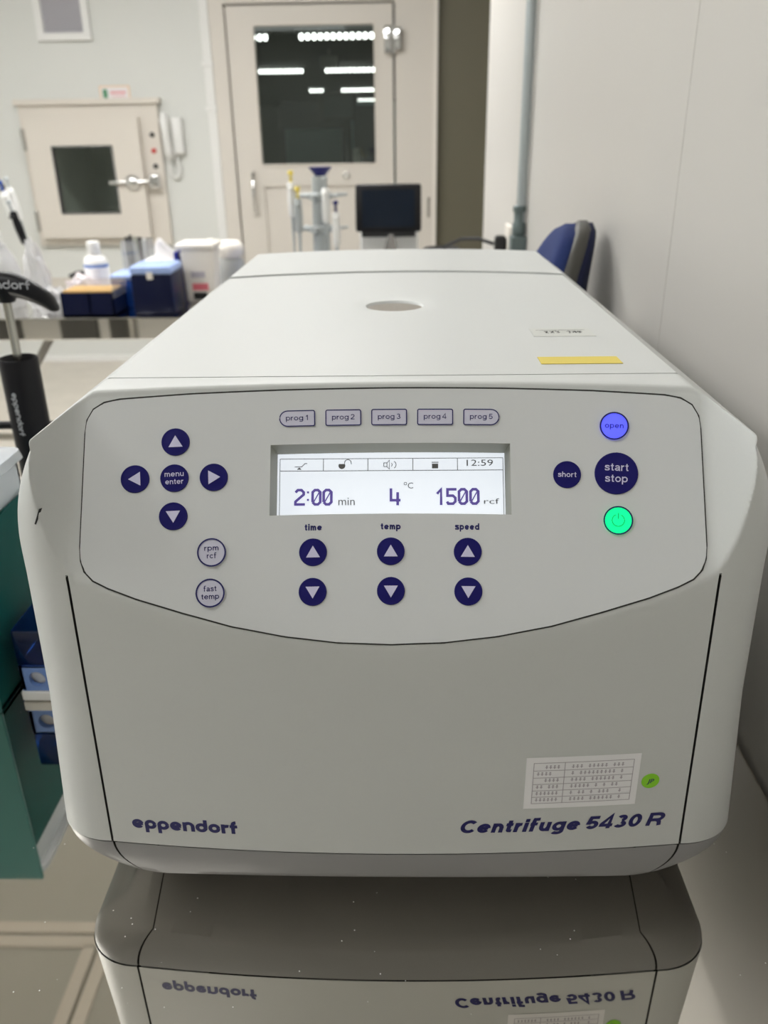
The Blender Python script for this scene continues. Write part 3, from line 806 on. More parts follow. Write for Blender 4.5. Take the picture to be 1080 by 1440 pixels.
ribbon(bm, arc(7.6, 1.2, .8, 0, 360, 10), .35, mm); text(bm, 'C', mm, x0=9.0, width=3.1, base=-1.6, height=3.4)
obj('display_print', bm, LCDG, dsp)
bm = B()
def dig(ch, x, w=5.6, y0=-11.4, h=9.9):
    q = 1.55; a, b = x+q/2, x+w-q/2; lo, hi, md = y0+q/2, y0+h-q/2, y0+h/2; c = 1.3
    def r(p, wd=q): ribbon(bm, p, wd, mm)
    if ch == '0':
        r([(a, lo+c), (a, hi-c), (a+c, hi), (b-c, hi), (b, hi-c), (b, lo+c), (b-c, lo), (a+c, lo), (a, lo+c)]); r([(a+.8, lo+1.6), (b-.8, hi-1.6)], .7)
    elif ch == '2': r([(a, hi-1.4), (a+c, hi), (b-c, hi), (b, hi-c), (b, hi-2.6), (a, lo+1.6), (a, lo), (b+q/2, lo)])
    elif ch == '1': r([(a, hi-2.6), (x+w*.55, hi), (x+w*.55, y0)])
    elif ch == '5': r([(b+q/2, hi), (a, hi), (a, md+.5), (b-c, md+.5), (b, md-.8), (b, lo+c), (b-c, lo), (a+c*.3, lo), (a-.3, lo+1.3)])
    elif ch == '4': r([(b-.6, y0), (b-.6, hi-1.5)]); r([(a+.2, y0+h), (a+.2, lo+2.2), (b+q/2+.3, lo+2.2)])
dig('2', -56.6, 6.3); dig('0', -46.7, 6.0); dig('0', -40.3, 6.0)
for y in (-8.6, -4.2): prism(bm, [(-49.2, y), (-48, y), (-48, y+1.2), (-49.2, y+1.2)], mm, lambda u, v: mm(u, v)+pn*.0001)
dig('4', -1.7, 6.2); dig('1', 25.0, 5.6); dig('5', 31.0, 6.0); dig('0', 37.6, 6.0); dig('0', 44.2, 6.0)
o = obj('display_digits', bm, LCDD, dsp); o['kind'] = 'stuff'

# buttons
def frame_at(x, z, off=FO):
    p = front(off)(x, z); n_ = fn(x, z); u = Vector((1, (F(x+.001, z)-F(x-.001, z))/.002, 0)).normalized(); v = n_.cross(u).normalized()
    return p, u, v, n_
def disc(bm, x, z, prof):
    p, u, v, n_ = frame_at(x, z); m_ = Matrix((u, v, n_)).transposed().to_4x4()
    lathe(bm, prof, p, 36, m_)
def flat_at(x, z, h):
    p, u, v, n_ = frame_at(x, z)
    return lambda a, b: p+u*a+v*b+n_*h
def round_button(x, z, r, m_, label, name='button', icon=None, lines=None, im=LAV, ring=False):
    h = .0009; bm = B()
    disc(bm, x, z, [(r, 0), (r, h*.5), (r-.0003, h*.8), (r-.0008, h*.75), (r-.0012, h*.7), (r*.6, h), (0, h*1.05)])
    o = obj(name, bm, m_, fas, 40, label=label)
    fl = flat_at(x, z, h*1.05+.00008)
    if ring:
        bm = B(); ribbon(bm, arc(0, 0, r-.0003, 0, 360, 36)[:-1], .0008, flat_at(x, z, h+.0001), closed=True); obj('button_ring', bm, INK, o)
    bm = B()
    if icon is not None:
        q = r*.50
        tri = [(0, q*.95), (-q, -q*.75), (q, -q*.75)]
        rot = {'up': 0, 'left': pi/2, 'down': pi, 'right': -pi/2}[icon]
        prism(bm, [(a*cos(rot)-b*sin(rot), a*sin(rot)+b*cos(rot)) for a, b in tri], fl, lambda a, b: fl(a, b)+pn*.00005)
        obj('arrow', bm, im, o)
    elif lines:
        for (s, wd, by) in lines: write(bm, s, fl, wd/1000, .0021 if r < .01 else .0030, by/1000, cx=0, wt=.20)
        obj('lettering', bm, im, o)
    return o
for (x, z, ic) in ((-117.2, 266, 'up'), (-138, 249.5, 'left'), (-96.2, 248.6, 'right'), (-117.2, 231.3, 'down')):
    round_button(x/1000, z/1000, .0076, BTN, 'navy round button with a white %s arrow, left of the display' % ic, icon=ic)
round_button(-.1172, .2490, .0076, BTN, 'navy round menu enter button', lines=[('menu', 10.2, .9), ('enter', 9.6, -3.3)])
for (x, nm) in ((-42.0, 'time'), (0, 'temp'), (41.4, 'speed')):
    for (z, ic) in ((212.3, 'up'), (194.2, 'down')):
        round_button(x/1000, z/1000, .0075, BTN, 'navy round button with a white %s arrow under %s' % (ic, nm), icon=ic)
round_button(-.0963, .2138, .0076, LAVBTN, 'pale round rpm rcf button', lines=[('rpm', 7.6, 1.0), ('rcf', 5.0, -3.2)], im=INK, ring=True)
round_button(-.0965, .1953, .0076, LAVBTN, 'pale round fast temp button', lines=[('fast', 6.8, .9), ('temp', 9.4, -3.2)], im=INK, ring=True)
round_button(.1208, .2722, .0076, OPENM, 'blue lit round open button', lines=[('open', 9.8, -1.2)], im=OPENT, ring=True)
round_button(.1210, .2502, .0114, BTN, 'large navy round start stop button', lines=[('start', 12.4, 1.3), ('stop', 11.8, -4.8)])
round_button(.0952, .2489, .0074, BTN, 'navy round short button', lines=[('short', 9.8, -1.4)])
pw = round_button(.1210, .2286, .0076, POWM, 'green lit round power button', ring=True)
bm = B(); fl = flat_at(.1210, .2286, .00112)
ribbon(bm, arc(0, 0, .0032, 115, 425, 24), .00035, fl); ribbon(bm, [(0, .0008), (0, .0040)], .0004, fl)
obj('power_symbol', bm, POWT, pw)
for i, x in enumerate((-51.4, -26.0, -.7, 24.6, 49.9)):
    x /= 1000; z = .2753
    k = .0044
    rr = [.0009]*4
    w2 = .0098
    xa, xb = -w2, w2
    if i == 0: rr = [k, .0009, .0009, k]
    if i == 4: rr = [.0009, k, k, .0009]
    sh = rrect(xa, xb, -.0045, .0045, rr)
    f0 = flat_at(x, z, 0); f1 = flat_at(x, z, .0005); bm = B(); prism(bm, sh, f0, f1)
    o = obj('program_button', bm, LAVBTN, fas, label='pale program %d key above the display' % (i+1))
    bm = B(); ribbon(bm, rrect(xa+.0002, xb-.0002, -.0043, .0043, rr), .0006, flat_at(x, z, .00058), closed=True); obj('key_outline', bm, INK, o)
    bm = B(); write(bm, 'prog %d' % (i+1), flat_at(x, z, .00062), .0124, .0021, -.0011, cx=0, wt=.18); obj('lettering', bm, INK, o)
for (s, x, wd) in (('time', -42.0, 9.3), ('temp', 0, 10.8), ('speed', 41.3, 13.0)):
    bm = B(); write(bm, s, front(FO+.0001), wd/1000, .0022, .2224, cx=x/1000, wt=.31); obj('lettering', bm, INK, fas)

# printing on the lower front
bm = B(); logo(bm, front(.00015), -.1600, .0325, .0072, .0075, stroke=.33); obj('logo_lettering', bm, INK, cf, label='navy maker name at lower left')
bm = B(); write(bm, 'Centrifuge 5430 R', front(.00015), .1215, .0072, .0362, x0=.0390, wt=.32, shear=.24, gap=.13); obj('model_lettering', bm, INK, cf, label='navy slanted model name at lower right')

# asset sticker with ruled table and green dot
def sk_map(off):
    # slightly tilted sheet
    return lambda u, v: front(off)(.0762+u+.0004, .0543+v+u*.0)
stk = B(); m1 = sk_map(.0002)
cols_ = [bm for bm in ()]
rws = [[stk.verts.new(m1(.0665*i/12, .038*j/4)) for j in range(5)] for i in range(13)]
for a, b in zip(rws, rws[1:]):
    for j in range(4): stk.faces.new((a[j], b[j], b[j+1], a[j+1]))
so = obj('asset_sticker', stk, STICK, cf, label='white ruled label on the front')
bm = B(); m2 = sk_map(.0004)
def rl(p):
    q = []
    for (a, b) in zip(p, p[1:]): q += [(a[0]+(b[0]-a[0])*k/16, a[1]+(b[1]-a[1])*k/16) for k in range(16)]
    ribbon(bm, q+[p[-1]], .0004, m2)
rl([(.0045, .004), (.0625, .004), (.0625, .034), (.0045, .034), (.0045, .004)]); rl([(.0225, .004), (.0225, .034)])
for z in (.0088, .0136, .0184, .0232, .0284): rl([(.0045, z), (.0625, z)])
obj('ruling', bm, STICKG, so)
bm = B(); rnd = random.Random(3)
for r_ in range(6):
    z = .0052+r_*.00485
    for (u0, u1, st_) in ((.0065, .0205, .0023), (.0265, .0585, .0024)):
        u = u0
        while u < u1-.001:
            if rnd.random() < .86:
                ribbon(bm, [(u, z+.0012), (u+.0016, z+.0012)], .0005, m2); ribbon(bm, [(u+.0003, z+.0024), (u+.0014, z+.0024)], .0005, m2)
                ribbon(bm, [(u+.0008, z+.0002), (u+.0008, z+.0028)], .0005, m2)
            u += st_
obj('small_print', bm, STICKG, so)
bm = B(); disc_p = []
p, u, v, n_ = frame_at(.1505, .0712, .0002); lathe(bm, [(.0054, 0), (.0052, .0002), (0, .0002)], p, 32, Matrix((u, v, n_)).transposed().to_4x4())
gd = obj('green_dot', bm, GREEND, cf, label='small green round sticker')
bm = B(); text(bm, 'JP', flat_at(.1505, .0712, 0), cx=0, width=.0042, base=-.0014, bold=.01, shear=.2); obj('lettering', bm, INK, gd)

# labels on the lid
LT = T(0)
bm = B(); box(bm, .086, .134, .1115, .1285, ZB+LT+.0001, ZB+LT+.0004); obj('yellow_label', bm, YELLOW, cf, label='yellow strip label on the lid')
bm = B(); box(bm, .0925, .134, .186, .212, ZB+LT+.0001, ZB+LT+.0002); cl = obj('notice_label', bm, mat('pale_label', (.62, .64, .61), .35), cf)
bm = B(); tp = lambda u, v: Vector((.113-u, .199-v, ZB+LT+.0003))
rnd = random.Random(5)
for gx in (-.0125, -.0088, -.0051, .0028, .0065, .0105, ):
    for _ in range(4):
        a = (gx+rnd.uniform(-.0012, .0012), rnd.uniform(-.0035, .0035)); b = (gx+rnd.uniform(-.0015, .0015), rnd.uniform(-.0035, .0035))
        ribbon(bm, [a, b], .0009, tp)
    ribbon(bm, [(gx-.0014, -.002), (gx+.0014, -.002)], .001, tp)
ribbon(bm, [(-.017, -.0062), (.0165, -.0062)], .0007, tp)
obj('notice_print', bm, BLACKM, cl)
bm = B(); mf = front(.00015); ribbon(bm, [(-.1800, .2450), (-.1826, .2370)], .0009, lambda x, z: W(x, F(x, z), z)+fn(x, z)*.0008); obj('scratch_mark', bm, BLACKM, cf)

# skirt
bm = B(); grid = []
rows_ = [0, .06, .15, .25, .4, .55, .7, .85, 1.0]
def zE(x): return -.0105+.0055*max(0, 1-(x/.15)**2)
skpath = path
for (x, yb) in skpath:
    col = []
    for t in rows_:
        z = .0187+(zE(x)-.0187)*t
        d = .0006+.0085*t**1.7
        a = abs(x); q = max(0, min(1, (a-.150)/.05)); q = q*q*(3-2*q); d0 = d; d += .0125*q*t**2.6
        xx = sxz(x, .0187)*(1-d/.19); 
        if yb > .3: yy = yb-d
        else: yy = yb+d0*.55+(d-d0)*.15
        if abs(abs(x)-seam) < .0004 and yb < .1: yy += .003
        col.append((xx, yy, z))
    # underside going in and down
    xx, yy, z = col[-1]
    for t, dz in ((.15, -.003), (.4, -.011), (.7, -.021), (1, -.031)):
        q = .055*t
        x2 = xx if abs(xx) < .170 else math.copysign(.170+(abs(xx)-.170)*(1-.8*t), xx); y2 = yy+q*1.0 if yb < .3 else yy-q
        if .042 <= yb <= .61: y2 = yy+(.30-yy)*q*1.2
        col.append((x2, y2, z*(1-t)+(-.033)*t+dz*0))
    grid.append([bm.verts.new(W(*p)) for p in col])
for i in range(NP):
    a, b = grid[i], grid[(i+1) % NP]
    cx = (path[i][0]+path[(i+1) % NP][0])/2
    for j in range(len(a)-1):
        f = bm.faces.new((a[j], b[j], b[j+1], a[j+1]))
        if abs(abs(cx)-seam) < .0007 and path[i][1] < .1: f.material_index = 1
bm.faces.new([g[-1] for g in grid])
obj('base_skirt', bm, [SKIRT, GROOVE], cf, 50)
bm = B()
for i, (x, yb) in enumerate(path): pass
ribbon_pts = [(x, yb) for x, yb in path if yb < .35]
# thin dark joint between housing and skirt
rows = []
for (x, yb) in path:
    k = 1-.0012/.19
    xk = sxz(x, .019)*k; rows.append((bm.verts.new(W(xk, yb+(.0012 if yb < .3 else -.0012), .0199)), bm.verts.new(W(xk, yb+(.0012 if yb < .3 else -.0012), .0184))))
for i in range(NP):
    a, b = rows[i], rows[(i+1) % NP]; bm.faces.new((a[0], b[0], b[1], a[1]))
obj('joint_strip', bm, GROOVE, cf)
for (x, y) in ((-.11, .09), (.11, .09), (-.11, .55), (.11, .55)):
    obj('foot', lathe(B(), [(.017, 0), (.018, .002), (.016, .0095)], (x-.003, y, 0.0003), 24), BLACKM, cf, 40)

# ================================================================== LEFT OF THE MACHINE
tb = thing('teal_crate', 'dark teal box with a frosted tray inside, at the left edge', 'box', (-.49, .28, 0))
x0, x1, y0, y1 = -.62, -.348, .207, .345
bm = B(); box(bm, x1-.004, x1, y0+.004, y1, .001, .158); box(bm, x0, x0+.004, y0+.004, y1, .001, .158); box(bm, x0, x1, y1-.004, y1, .001, .158); box(bm, x0, x1, y0+.004, y1, .0005, .005)
obj('box_wall', bm, TEAL, tb)
obj('front_wall', box(B(), x0, x1, y0, y0+.004, .0005, .199, bev=.001), TEALF, tb, label='lighter teal front wall')
bm = B()
tx0, tx1, ty0, ty1 = x0+.006, x1-.006, y0+.006, y1-.006
for a in ((tx1-.003, tx1, ty0, ty1, .02, .19), (tx0, tx0+.003, ty0, ty1, .02, .19), (tx0, tx1, ty0, ty0+.003, .02, .19), (tx0, tx1, ty1-.003, ty1, .02, .19), (tx0, tx1, ty0, ty1, .02, .024)): box(bm, *a)
tr = obj('tray', bm, mat('tray_white', (.62, .66, .70), .35), tb)
bm = B(); prof = rrect(tx0-.004, tx1+.008, ty0-.001, ty1+.006, .012)
prof2 = rrect(tx0+.010, tx1-.008, ty0+.012, ty1-.008, .010)
a = [bm.verts.new((u, v, .190)) for u, v in prof]; a2 = [bm.verts.new((u, v, .198)) for u, v in rrect(tx0-.002, tx1+.006, ty0, ty1+.004, .011)]
b2 = [bm.verts.new((u, v, .198)) for u, v in prof2]; b3 = [bm.verts.new((u, v, .170)) for u, v in prof2]
nn = len(a)
for i in range(nn):
    j = (i+1) % nn
    bm.faces.new((a[i], a[j], a2[j], a2[i])); bm.faces.new((a2[i], a2[j], b2[j], b2[i])); bm.faces.new((b2[i], b2[j], b3[j], b3[i]))
bm.faces.new(b3)
obj('tray_rim', bm, FROST, tb, 40)

# small blue tip rack beside the machine
tk = thing('tip_rack', 'small light-blue pipette tip rack with clear blue lid, between teal crate and centrifuge', 'rack', (-.280, .26, 0))
obj('base', box(B(), -.336, -.226, .224, .300, .0005, .0105, bev=.0015), WHITE, tk)
hx, hz, hr = -.3195, .0230, .0074; m_ = 40; ya = .2255; rx0, rx1, rz0, rz1 = -.334, -.228, .0108, .0365
ring0 = [(hx+hr*cos(2*pi*i/m_), hz+hr*sin(2*pi*i/m_)) for i in range(m_)]
def ray_rect(i):
    a = 2*pi*i/m_; dx, dz = cos(a), sin(a); t = 9
    for lim, d, c in ((rx0, dx, hx), (rx1, dx, hx), (rz0, dz, hz), (rz1, dz, hz)):
        if abs(d) > 1e-9:
            q = (lim-c)/d
            if q > 0: t = min(t, q)
    return (hx+dx*t, hz+dz*t)
bm = B(); A = [bm.verts.new((x, ya, z)) for x, z in ring0]; Bv = [bm.verts.new((ray_rect(i)[0], ya, ray_rect(i)[1])) for i in range(m_)]
A2 = [bm.verts.new((x, ya+.005, z)) for x, z in ring0]
for i in range(m_):
    j = (i+1) % m_; bm.faces.new((A[i], A[j], Bv[j], Bv[i])); bm.faces.new((A[i], A2[i], A2[j], A[j]))
for a in ((rx0, rx0+.003, ya, .298, rz0, rz1), (rx1-.003, rx1, ya, .298, rz0, rz1), (rx0, rx1, .295, .298, rz0, rz1), (rx0, rx1, ya, .298, rz1-.0015, rz1)): box(bm, *a)
obj('rack_body', bm, LBLUE, tk)
obj('ring', lathe(B(), [(hr, -.0015), (hr+.001, -.003), (hr+.0035, -.003), (hr+.0045, 0)], (hx, ya, hz), 32, Matrix.Rotation(pi/2, 3, 'X').to_4x4(), cap=False), LBLUE, tk, 60)
obj('insert', box(B(), -.331, -.232, ya+.006, .292, .0108, .034), WHITE, tk)
obj('inner_box', box(B(), -.313, -.232, .234, .290, .0370, .058, bev=.001), LBLUE, tk)
obj('lid', box(B(), -.3345, -.2275, .2245, .299, .0372, .0735, bev=.003, seg=2), TBLUE, tk, 40)

# black stand with curved handle
hs = thing('handled_stand', 'black tube with steel rod and curved black handle, behind the teal crate', 'lab tool', (-.430, .55, 0))
hx, hy = -.434, .55
bm = B(); prof = [(.0215, .004), (.0215, .230), (.020, .232), (.0185, .230), (.0185, .09), (0, .09)]
lathe(bm, prof, (hx, hy, 0), 40); obj('barrel', bm, BLACKP, hs, 40)
obj('foot', lathe(B(), [(.034, .0005), (.034, .010), (.027, .022), (.0222, .024)], (hx, hy, 0), 32), BLACKM, hs, 40)
obj('collar', lathe(B(), [(.0217, .072), (.025, .072), (.025, .084), (.0217, .084)], (hx-.004, hy, -.0), 24), WHITE2, hs, 40)
obj('rod', cyl(B(), (hx, hy, .091), (hx, hy, .300), .0048, n=20), ROD, hs, 40)
obj('cross_bar', cyl(B(), (hx-.16, hy+.01, .148), (hx+.10, hy+.01, .148), .005, n=12), BLACKP, hs, 40)
obj('bar_post', cyl(B(), (hx+.095, hy+.01, .0005), (hx+.095, hy+.01, .149), .005, n=12), BLACKP, hs, 40)
obj('bar_post', cyl(B(), (hx-.155, hy+.01, .0005), (hx-.155, hy+.01, .149), .005, n=12), BLACKP, hs, 40)
# handle: arched grip, drawn as a lens-like profile with thickness
bm = B(); top = []; bot = []
cxh = hx-.004
for i in range(33):
    s = -1+2*i/32; x = s*.060
    zt = .3270-.030*abs(s)**2.0; th = .027*(1-.30*abs(s)**2)
    if abs(s) > .86: th *= max(.06, (1-((abs(s)-.86)/.14)**2))**.5; zt -= .0085*((abs(s)-.86)/.14)**3
    top.append((x, zt)); bot.append((x, zt-th))
rows = []
for (x, zt), (_, zb_) in zip(top, bot):
    c_ = (zt+zb_)/2; hh = (zt-zb_)/2
    rows.append([bm.verts.new((cxh+x, hy+.012*(hh/.013)**.5*cos(2*pi*k/20), c_+hh*sin(2*pi*k/20)*(1 if True else 0))) for k in range(20)])
for a, b in zip(rows, rows[1:]):
    for k in range(20): bm.faces.new((a[k], a[(k+1) % 20], b[(k+1) % 20], b[k]))
bm.faces.new(rows[0]); bm.faces.new(rows[-1])
hd = obj('handle', bm, BLACKP, hs, 60)
obj('handle_neck', lathe(B(), [(.009, .294), (.012, .300), (.014, .308)], (hx, hy, 0), 24), BLACKP, hs, 60)
SILV = mat('silver_print', (.52, .53, .56), .4)
bm = B(); logo(bm, lambda u, v: Vector((cxh+u, hy-.0128, .3105+v-.10*max(0, u)**1.0*(.35))), -.0375, 0, .0068, .0087, stroke=.22)
obj('logo_lettering', bm, SILV, hd)
bm = B()
def onbar(u, v):   # text running down the barrel
    a = -pi/2-.25+v/.0216
    return Vector((hx+.0218*cos(a), hy+.0218*sin(a), .196-u))
logo(bm, onbar, 0, 0, .0050, .0058, stroke=.22)
obj('logo_lettering', bm, SILV, [o for o in hs.children if o.name.startswith('barrel')][0])
# small dark tray with clear bits behind the crate
ty = thing('dark_tray', 'dark grey tray with clear scraps, behind the teal crate', 'tray', (-.56, .62, 0))
bm = B(); box(bm, -.70, -.478, .578, .67, .0005, .006, bev=.002)
for a in ((-.70, -.695, .578, .67), (-.483, -.478, .578, .67), (-.70, -.478, .578, .583), (-.70, -.478, .665, .67)): box(bm, a[0], a[1], a[2], a[3], .004, .03)
obj('tray_body', bm, SHELL, ty)
for i in range(5):
    o = obj('clear_tube', cyl(B(), (-.66+i*.035, .60+.015*(i % 2), .012), (-.65+i*.035, .65, .03), .006, .004, 12), CLEAR, ty, 50)

# ================================================================== CHAIR
CHY = .808; CHB = 1.03
ch = thing('office_chair', 'blue office chair with dark shell leaning near the right wall, behind the centrifuge', 'chair', (.0, CHY, FLOOR))
def backrest(bm, xo, th, hwid, z0, z1, lean=.04, mi=0):
    rows = []
    n1, n2 = 60, 16
    for i in range(n1+1):
        s = i/n1; z = z0+(z1-z0)*s
        row = []
        prof = sqrt(max(0, 1-max(0, (s-.55)/.45)**2.6))*sqrt(max(0.0, 1-max(0, (.2-s)/.2)**3))
        for k in range(n2*2):
            a = 2*pi*k/(n2*2)
            yy = hwid*max(.03, prof)*cos(a); e = abs(sin(a))**.6*(1 if sin(a) >= 0 else -1)
            bow = -.03*(yy/hwid)**2
            x = xo+bow+lean*(s-.5)+.022*(max(0, s-.72)/.28)**2+th*.5*e*max(.25, prof**.5)-.05*(s-.45)**2
            row.append(bm.verts.new((x, CHY+yy, z)))
        rows.append(row)
    m_ = n2*2
    for a, b in zip(rows, rows[1:]):
        for k in range(m_): bm.faces.new((a[k], a[(k+1) % m_], b[(k+1) % m_], b[k]))
    bm.faces.new(rows[0][::-1]); bm.faces.new(rows[-1])
    return bm
obj('backrest_cushion', backrest(B(), .204, .06, .115, -.20, .345), FAB, ch, 50)
obj('backrest_rim', backrest(B(), .220, .045, .121, -.21, .349), SHELL, ch, 50)
obj('backrest_shell', backrest(B(), .229, .036, .116, -.20, .346), NAVYF, ch, 50)
obj('seat', box(B(), -.30, .16, CHY-.02, CHY+.42, -.40, -.31, bev=.04, seg=4), FAB, ch, 50)
obj('back_bar', tube(B(), [(-.02, CHY, -.42), (.16, CHY, -.42), (.235, CHY, -.36), (.245, CHY, -.12)], .018, 10), BLACKM, ch, 50)
obj('gas_post', cyl(B(), (-.07, CHB, -.68), (-.07, CHB, -.40), .025), BLACKM, ch, 40)
for k in range(5):
    a = 2*pi*k/5+.3; e = (-.07+.28*cos(a), CHB+.28*sin(a))
    l = obj('leg', cyl(B(), (-.07, CHB, -.69), (e[0], e[1], -.735), .024, .014, 12), BLACKM, ch, 40)
    obj('caster', cyl(B(), (e[0]-.012, e[1], -.772), (e[0]+.012, e[1], -.772), .026, n=20), BLACKM, ch, 40)

# ================================================================== FAR BENCH ITEMS
def tipbox(name, label, x0, x1, y0, y1, h, body, lidm, lidh, lab=None, cat='box', latch=False, group=None):
    t = thing(name, label, cat, ((x0+x1)/2, (y0+y1)/2, 0), 0, group)
    bm = B(); box(bm, x0, x1, y0, y1, .0005, h, bev=.004); obj('body', bm, body, t, 40)
    bm = B(); box(bm, x0-.002, x1+.002, y0-.002, y1+.002, h+.0005, h+lidh, bev=.008, seg=3); obj('lid', bm, lidm, t, 40)
    if latch: obj('latch', box(B(), (x0+x1)/2-.010, (x0+x1)/2+.008, y0-.006, y0-.0022, h-.012, h+.008, bev=.002), WHITE2, t)
    return t
Y0 = 2.0
# navy open box with tan tips, two compartments
t = thing('tip_box', 'low navy box full of tan pipette tips, near the plastic bag', 'box', (-.90, 2.06, 0))
bx0, bx1 = -.967, -.817
bm = B()
for a in ((bx0, bx1, 2.0, 2.004), (bx0, bx1, 2.116, 2.12), (bx0, bx0+.004, 2.0, 2.12), (bx1-.004, bx1, 2.0, 2.12), (-.888, -.882, 2.0, 2.12)): box(bm, a[0], a[1], a[2], a[3], .0005, .066)
box(bm, bx0, bx1, 2.0, 2.12, .0005, .005)
obj('body', bm, NAVYP, t)
obj('rim', box(box(B(), bx0-.003, bx1+.004, 2.1205, 2.124, .06, .088), bx1+.0005, bx1+.004, 2.0, 2.12, .05, .084), CLEAR, t)
tips = B()
for i in range(18):
    for j in range(12): lathe(tips, [(.0028, -.02), (.0034, 0), (.0026, .0)], (bx0+.009+i*.0078, 2.012+j*.0085, .070), 6)
o = obj('tips', tips, TAN, t); o['kind'] = 'stuff'
obj('tip_plate', box(B(), bx0+.005, bx1-.005, 2.005, 2.115, .055, .061), TAN, t)
tipbox('tip_box', 'bright blue translucent box with pale blue lid, left of the big navy box', -.862, -.772, 2.13, 2.25, .078, BLUEP, PBLUE, .018)
tipbox('ice_box', 'large navy box with pale blue lid and white latch', -.766, -.650, 2.02, 2.15, .110, NAVYP, PBLUE, .024, latch=True)
# tissue box
t = thing('tissue_box', 'white tissue box with a tissue sticking out, behind the navy box', 'tissue box', (-.78, 2.38, 0))
obj('carton', box(B(), -.815, -.665, 2.28, 2.42, .0005, .112, bev=.003), WHITE, t)
bm = B(); rnd = random.Random(11); rows = []
for i in range(9):
    s = i/8; row = []
    for k in range(18):
        a = 2*pi*k/18; r = (.030*(1-s)**.7+.004)*(1+.35*sin(3*a+s*4))
        row.append(bm.verts.new((-.748+r*cos(a)-.006*s*2, 2.34+r*.5*sin(a), .112+.062*s+.004*sin(5*a))))
    rows.append(row)
for a, b in zip(rows, rows[1:]):
    for k in range(18): bm.faces.new((a[k], a[(k+1) % 18], b[(k+1) % 18], b[k]))
bm.faces.new(rows[-1])
obj('tissue', bm, PAPER, t, 80)
obj('slot_print', box(B(), -.735, -.690, 2.279, 2.280, .075, .10), STICKG, t)
# cream sharps bin with blue back
t = thing('waste_bin', 'cream plastic bin with pink and grey label, right of the navy box', 'bin', (-.60, 2.25, 0))
bm = B()
def frus(bm, x0, x1, y0, y1, z0, z1, k, mi=0, bev=.012):
    r = box(bm, x0, x1, y0, y1, z0, z1, bev=bev, seg=3)
    cx, cy = (x0+x1)/2, (y0+y1)/2
    for v in bm.verts:
        q = 1-(1-k)*(1-(v.co.z-z0)/(z1-z0)); v.co.x = cx+(v.co.x-cx)*q; v.co.y = cy+(v.co.y-cy)*q
    return r
frus(bm, -.662, -.560, 2.18, 2.29, .0005, .160, .84); obj('body', bm, WHITE2, t, 40)
obj('lid', box(B(), -.672, -.555, 2.172, 2.298, .158, .176, bev=.007, seg=3), WHITE2, t, 40)
obj('lid_tab', box(B(), -.590, -.568, 2.20, 2.26, .175, .182, bev=.003), WHITE2, t, 40)
obj('label_print', box(B(), -.632, -.590, 2.1795, 2.1815, .078, .095), STICKG, t)
obj('pink_label', box(B(), -.632, -.584, 2.184, 2.186, .040, .060), PINK, t)
obj('dark_label', box(B(), -.632, -.590, 2.187, 2.189, .012, .038), BLACKM, t)
tag(obj('blue_folder', box(B(), -.678, -.668, 2.18, 2.28, .0005, .152, bev=.002), mat('royal_blue', (.008, .015, .30), .35)), 'upright royal blue board between navy box and cream bin', 'board')
# round white bottle right of the bin
t = thing('round_bottle', 'squat white bottle with round cap, right of the cream bin', 'bottle', (-.565, 2.42, 0))
obj('bottle_body', lathe(B(), [(.040, .0005), (.042, .004), (.042, .09), (.030, .108), (.022, .112)], (-.555, 2.42, 0), 28), mat('grey_clear', (.45, .46, .45), .3), t, 50)
obj('cap', lathe(B(), [(.030, .105), (.040, .115), (.044, .130), (.040, .148), (.028, .158), (0, .161)], (-.555, 2.42, 0), 28), WHITE2, t, 60)
# labelled bottle
t = thing('reagent_bottle', 'tall white bottle with a blue-banded label, behind the tip boxes', 'bottle', (-.958, 2.3, 0))
cx = -.958
obj('bottle_body', lathe(B(), [(.034, .0005), (.037, .003), (.037, .112), (.031, .126), (.0145, .136), (.0145, .142)], (cx, 2.3, 0), 32), WHITE, t, 50)
obj('cap', lathe(B(), [(.0190, .136), (.0195, .137), (.0195, .170), (.0175, .173), (0, .1735)], (cx, 2.3, 0), 28), WHITE, t, 50)
obj('label', lathe(B(), [(.0373, .025), (.0373, .098)], (cx, 2.3, 0), 32, cap=False), STICK, t, 50)
obj('blue_band', lathe(B(), [(.0376, .098), (.0376, .107)], (cx, 2.3, 0), 32, cap=False), LBLUE, t, 50)
bm = B()
cylmap = lambda u, v: Vector((cx+.0380*sin(u/.038), 2.3-.0380*cos(u/.038), v))
for i in range(5): ribbon(bm, [(.002, .088-i*.012), (.008, .088-i*.012), (.016, .088-i*.012), (.023-.002*(i % 2), .088-i*.012)], .002, cylmap)
obj('label_print', bm, STICKG, t)
# clear holder with black items, behind bottle
t = thing('marker_holder', 'clear holder with black and olive-capped pens behind the white bottle', 'pen holder', (-.89, 2.5, 0))
bm = B()
for a in ((-.925, -.921, 2.46, 2.54), (-.842, -.838, 2.46, 2.54), (-.925, -.838, 2.46, 2.463), (-.925, -.838, 2.537, 2.54)): box(bm, a[0], a[1], a[2], a[3], .0005, .158)
obj('holder', bm, CLEAR, t)
for i, (x, z, m_) in enumerate(((-.912, .166, BLACKM), (-.900, .172, BLACKM), (-.886, .168, SIGN), (-.872, .164, BLACKM), (-.858, .160, WHITE))):
    obj('pen', cyl(B(), (x, 2.5, .002), (x, 2.49+.004*i, z), .0055, n=12), m_, t, 40)
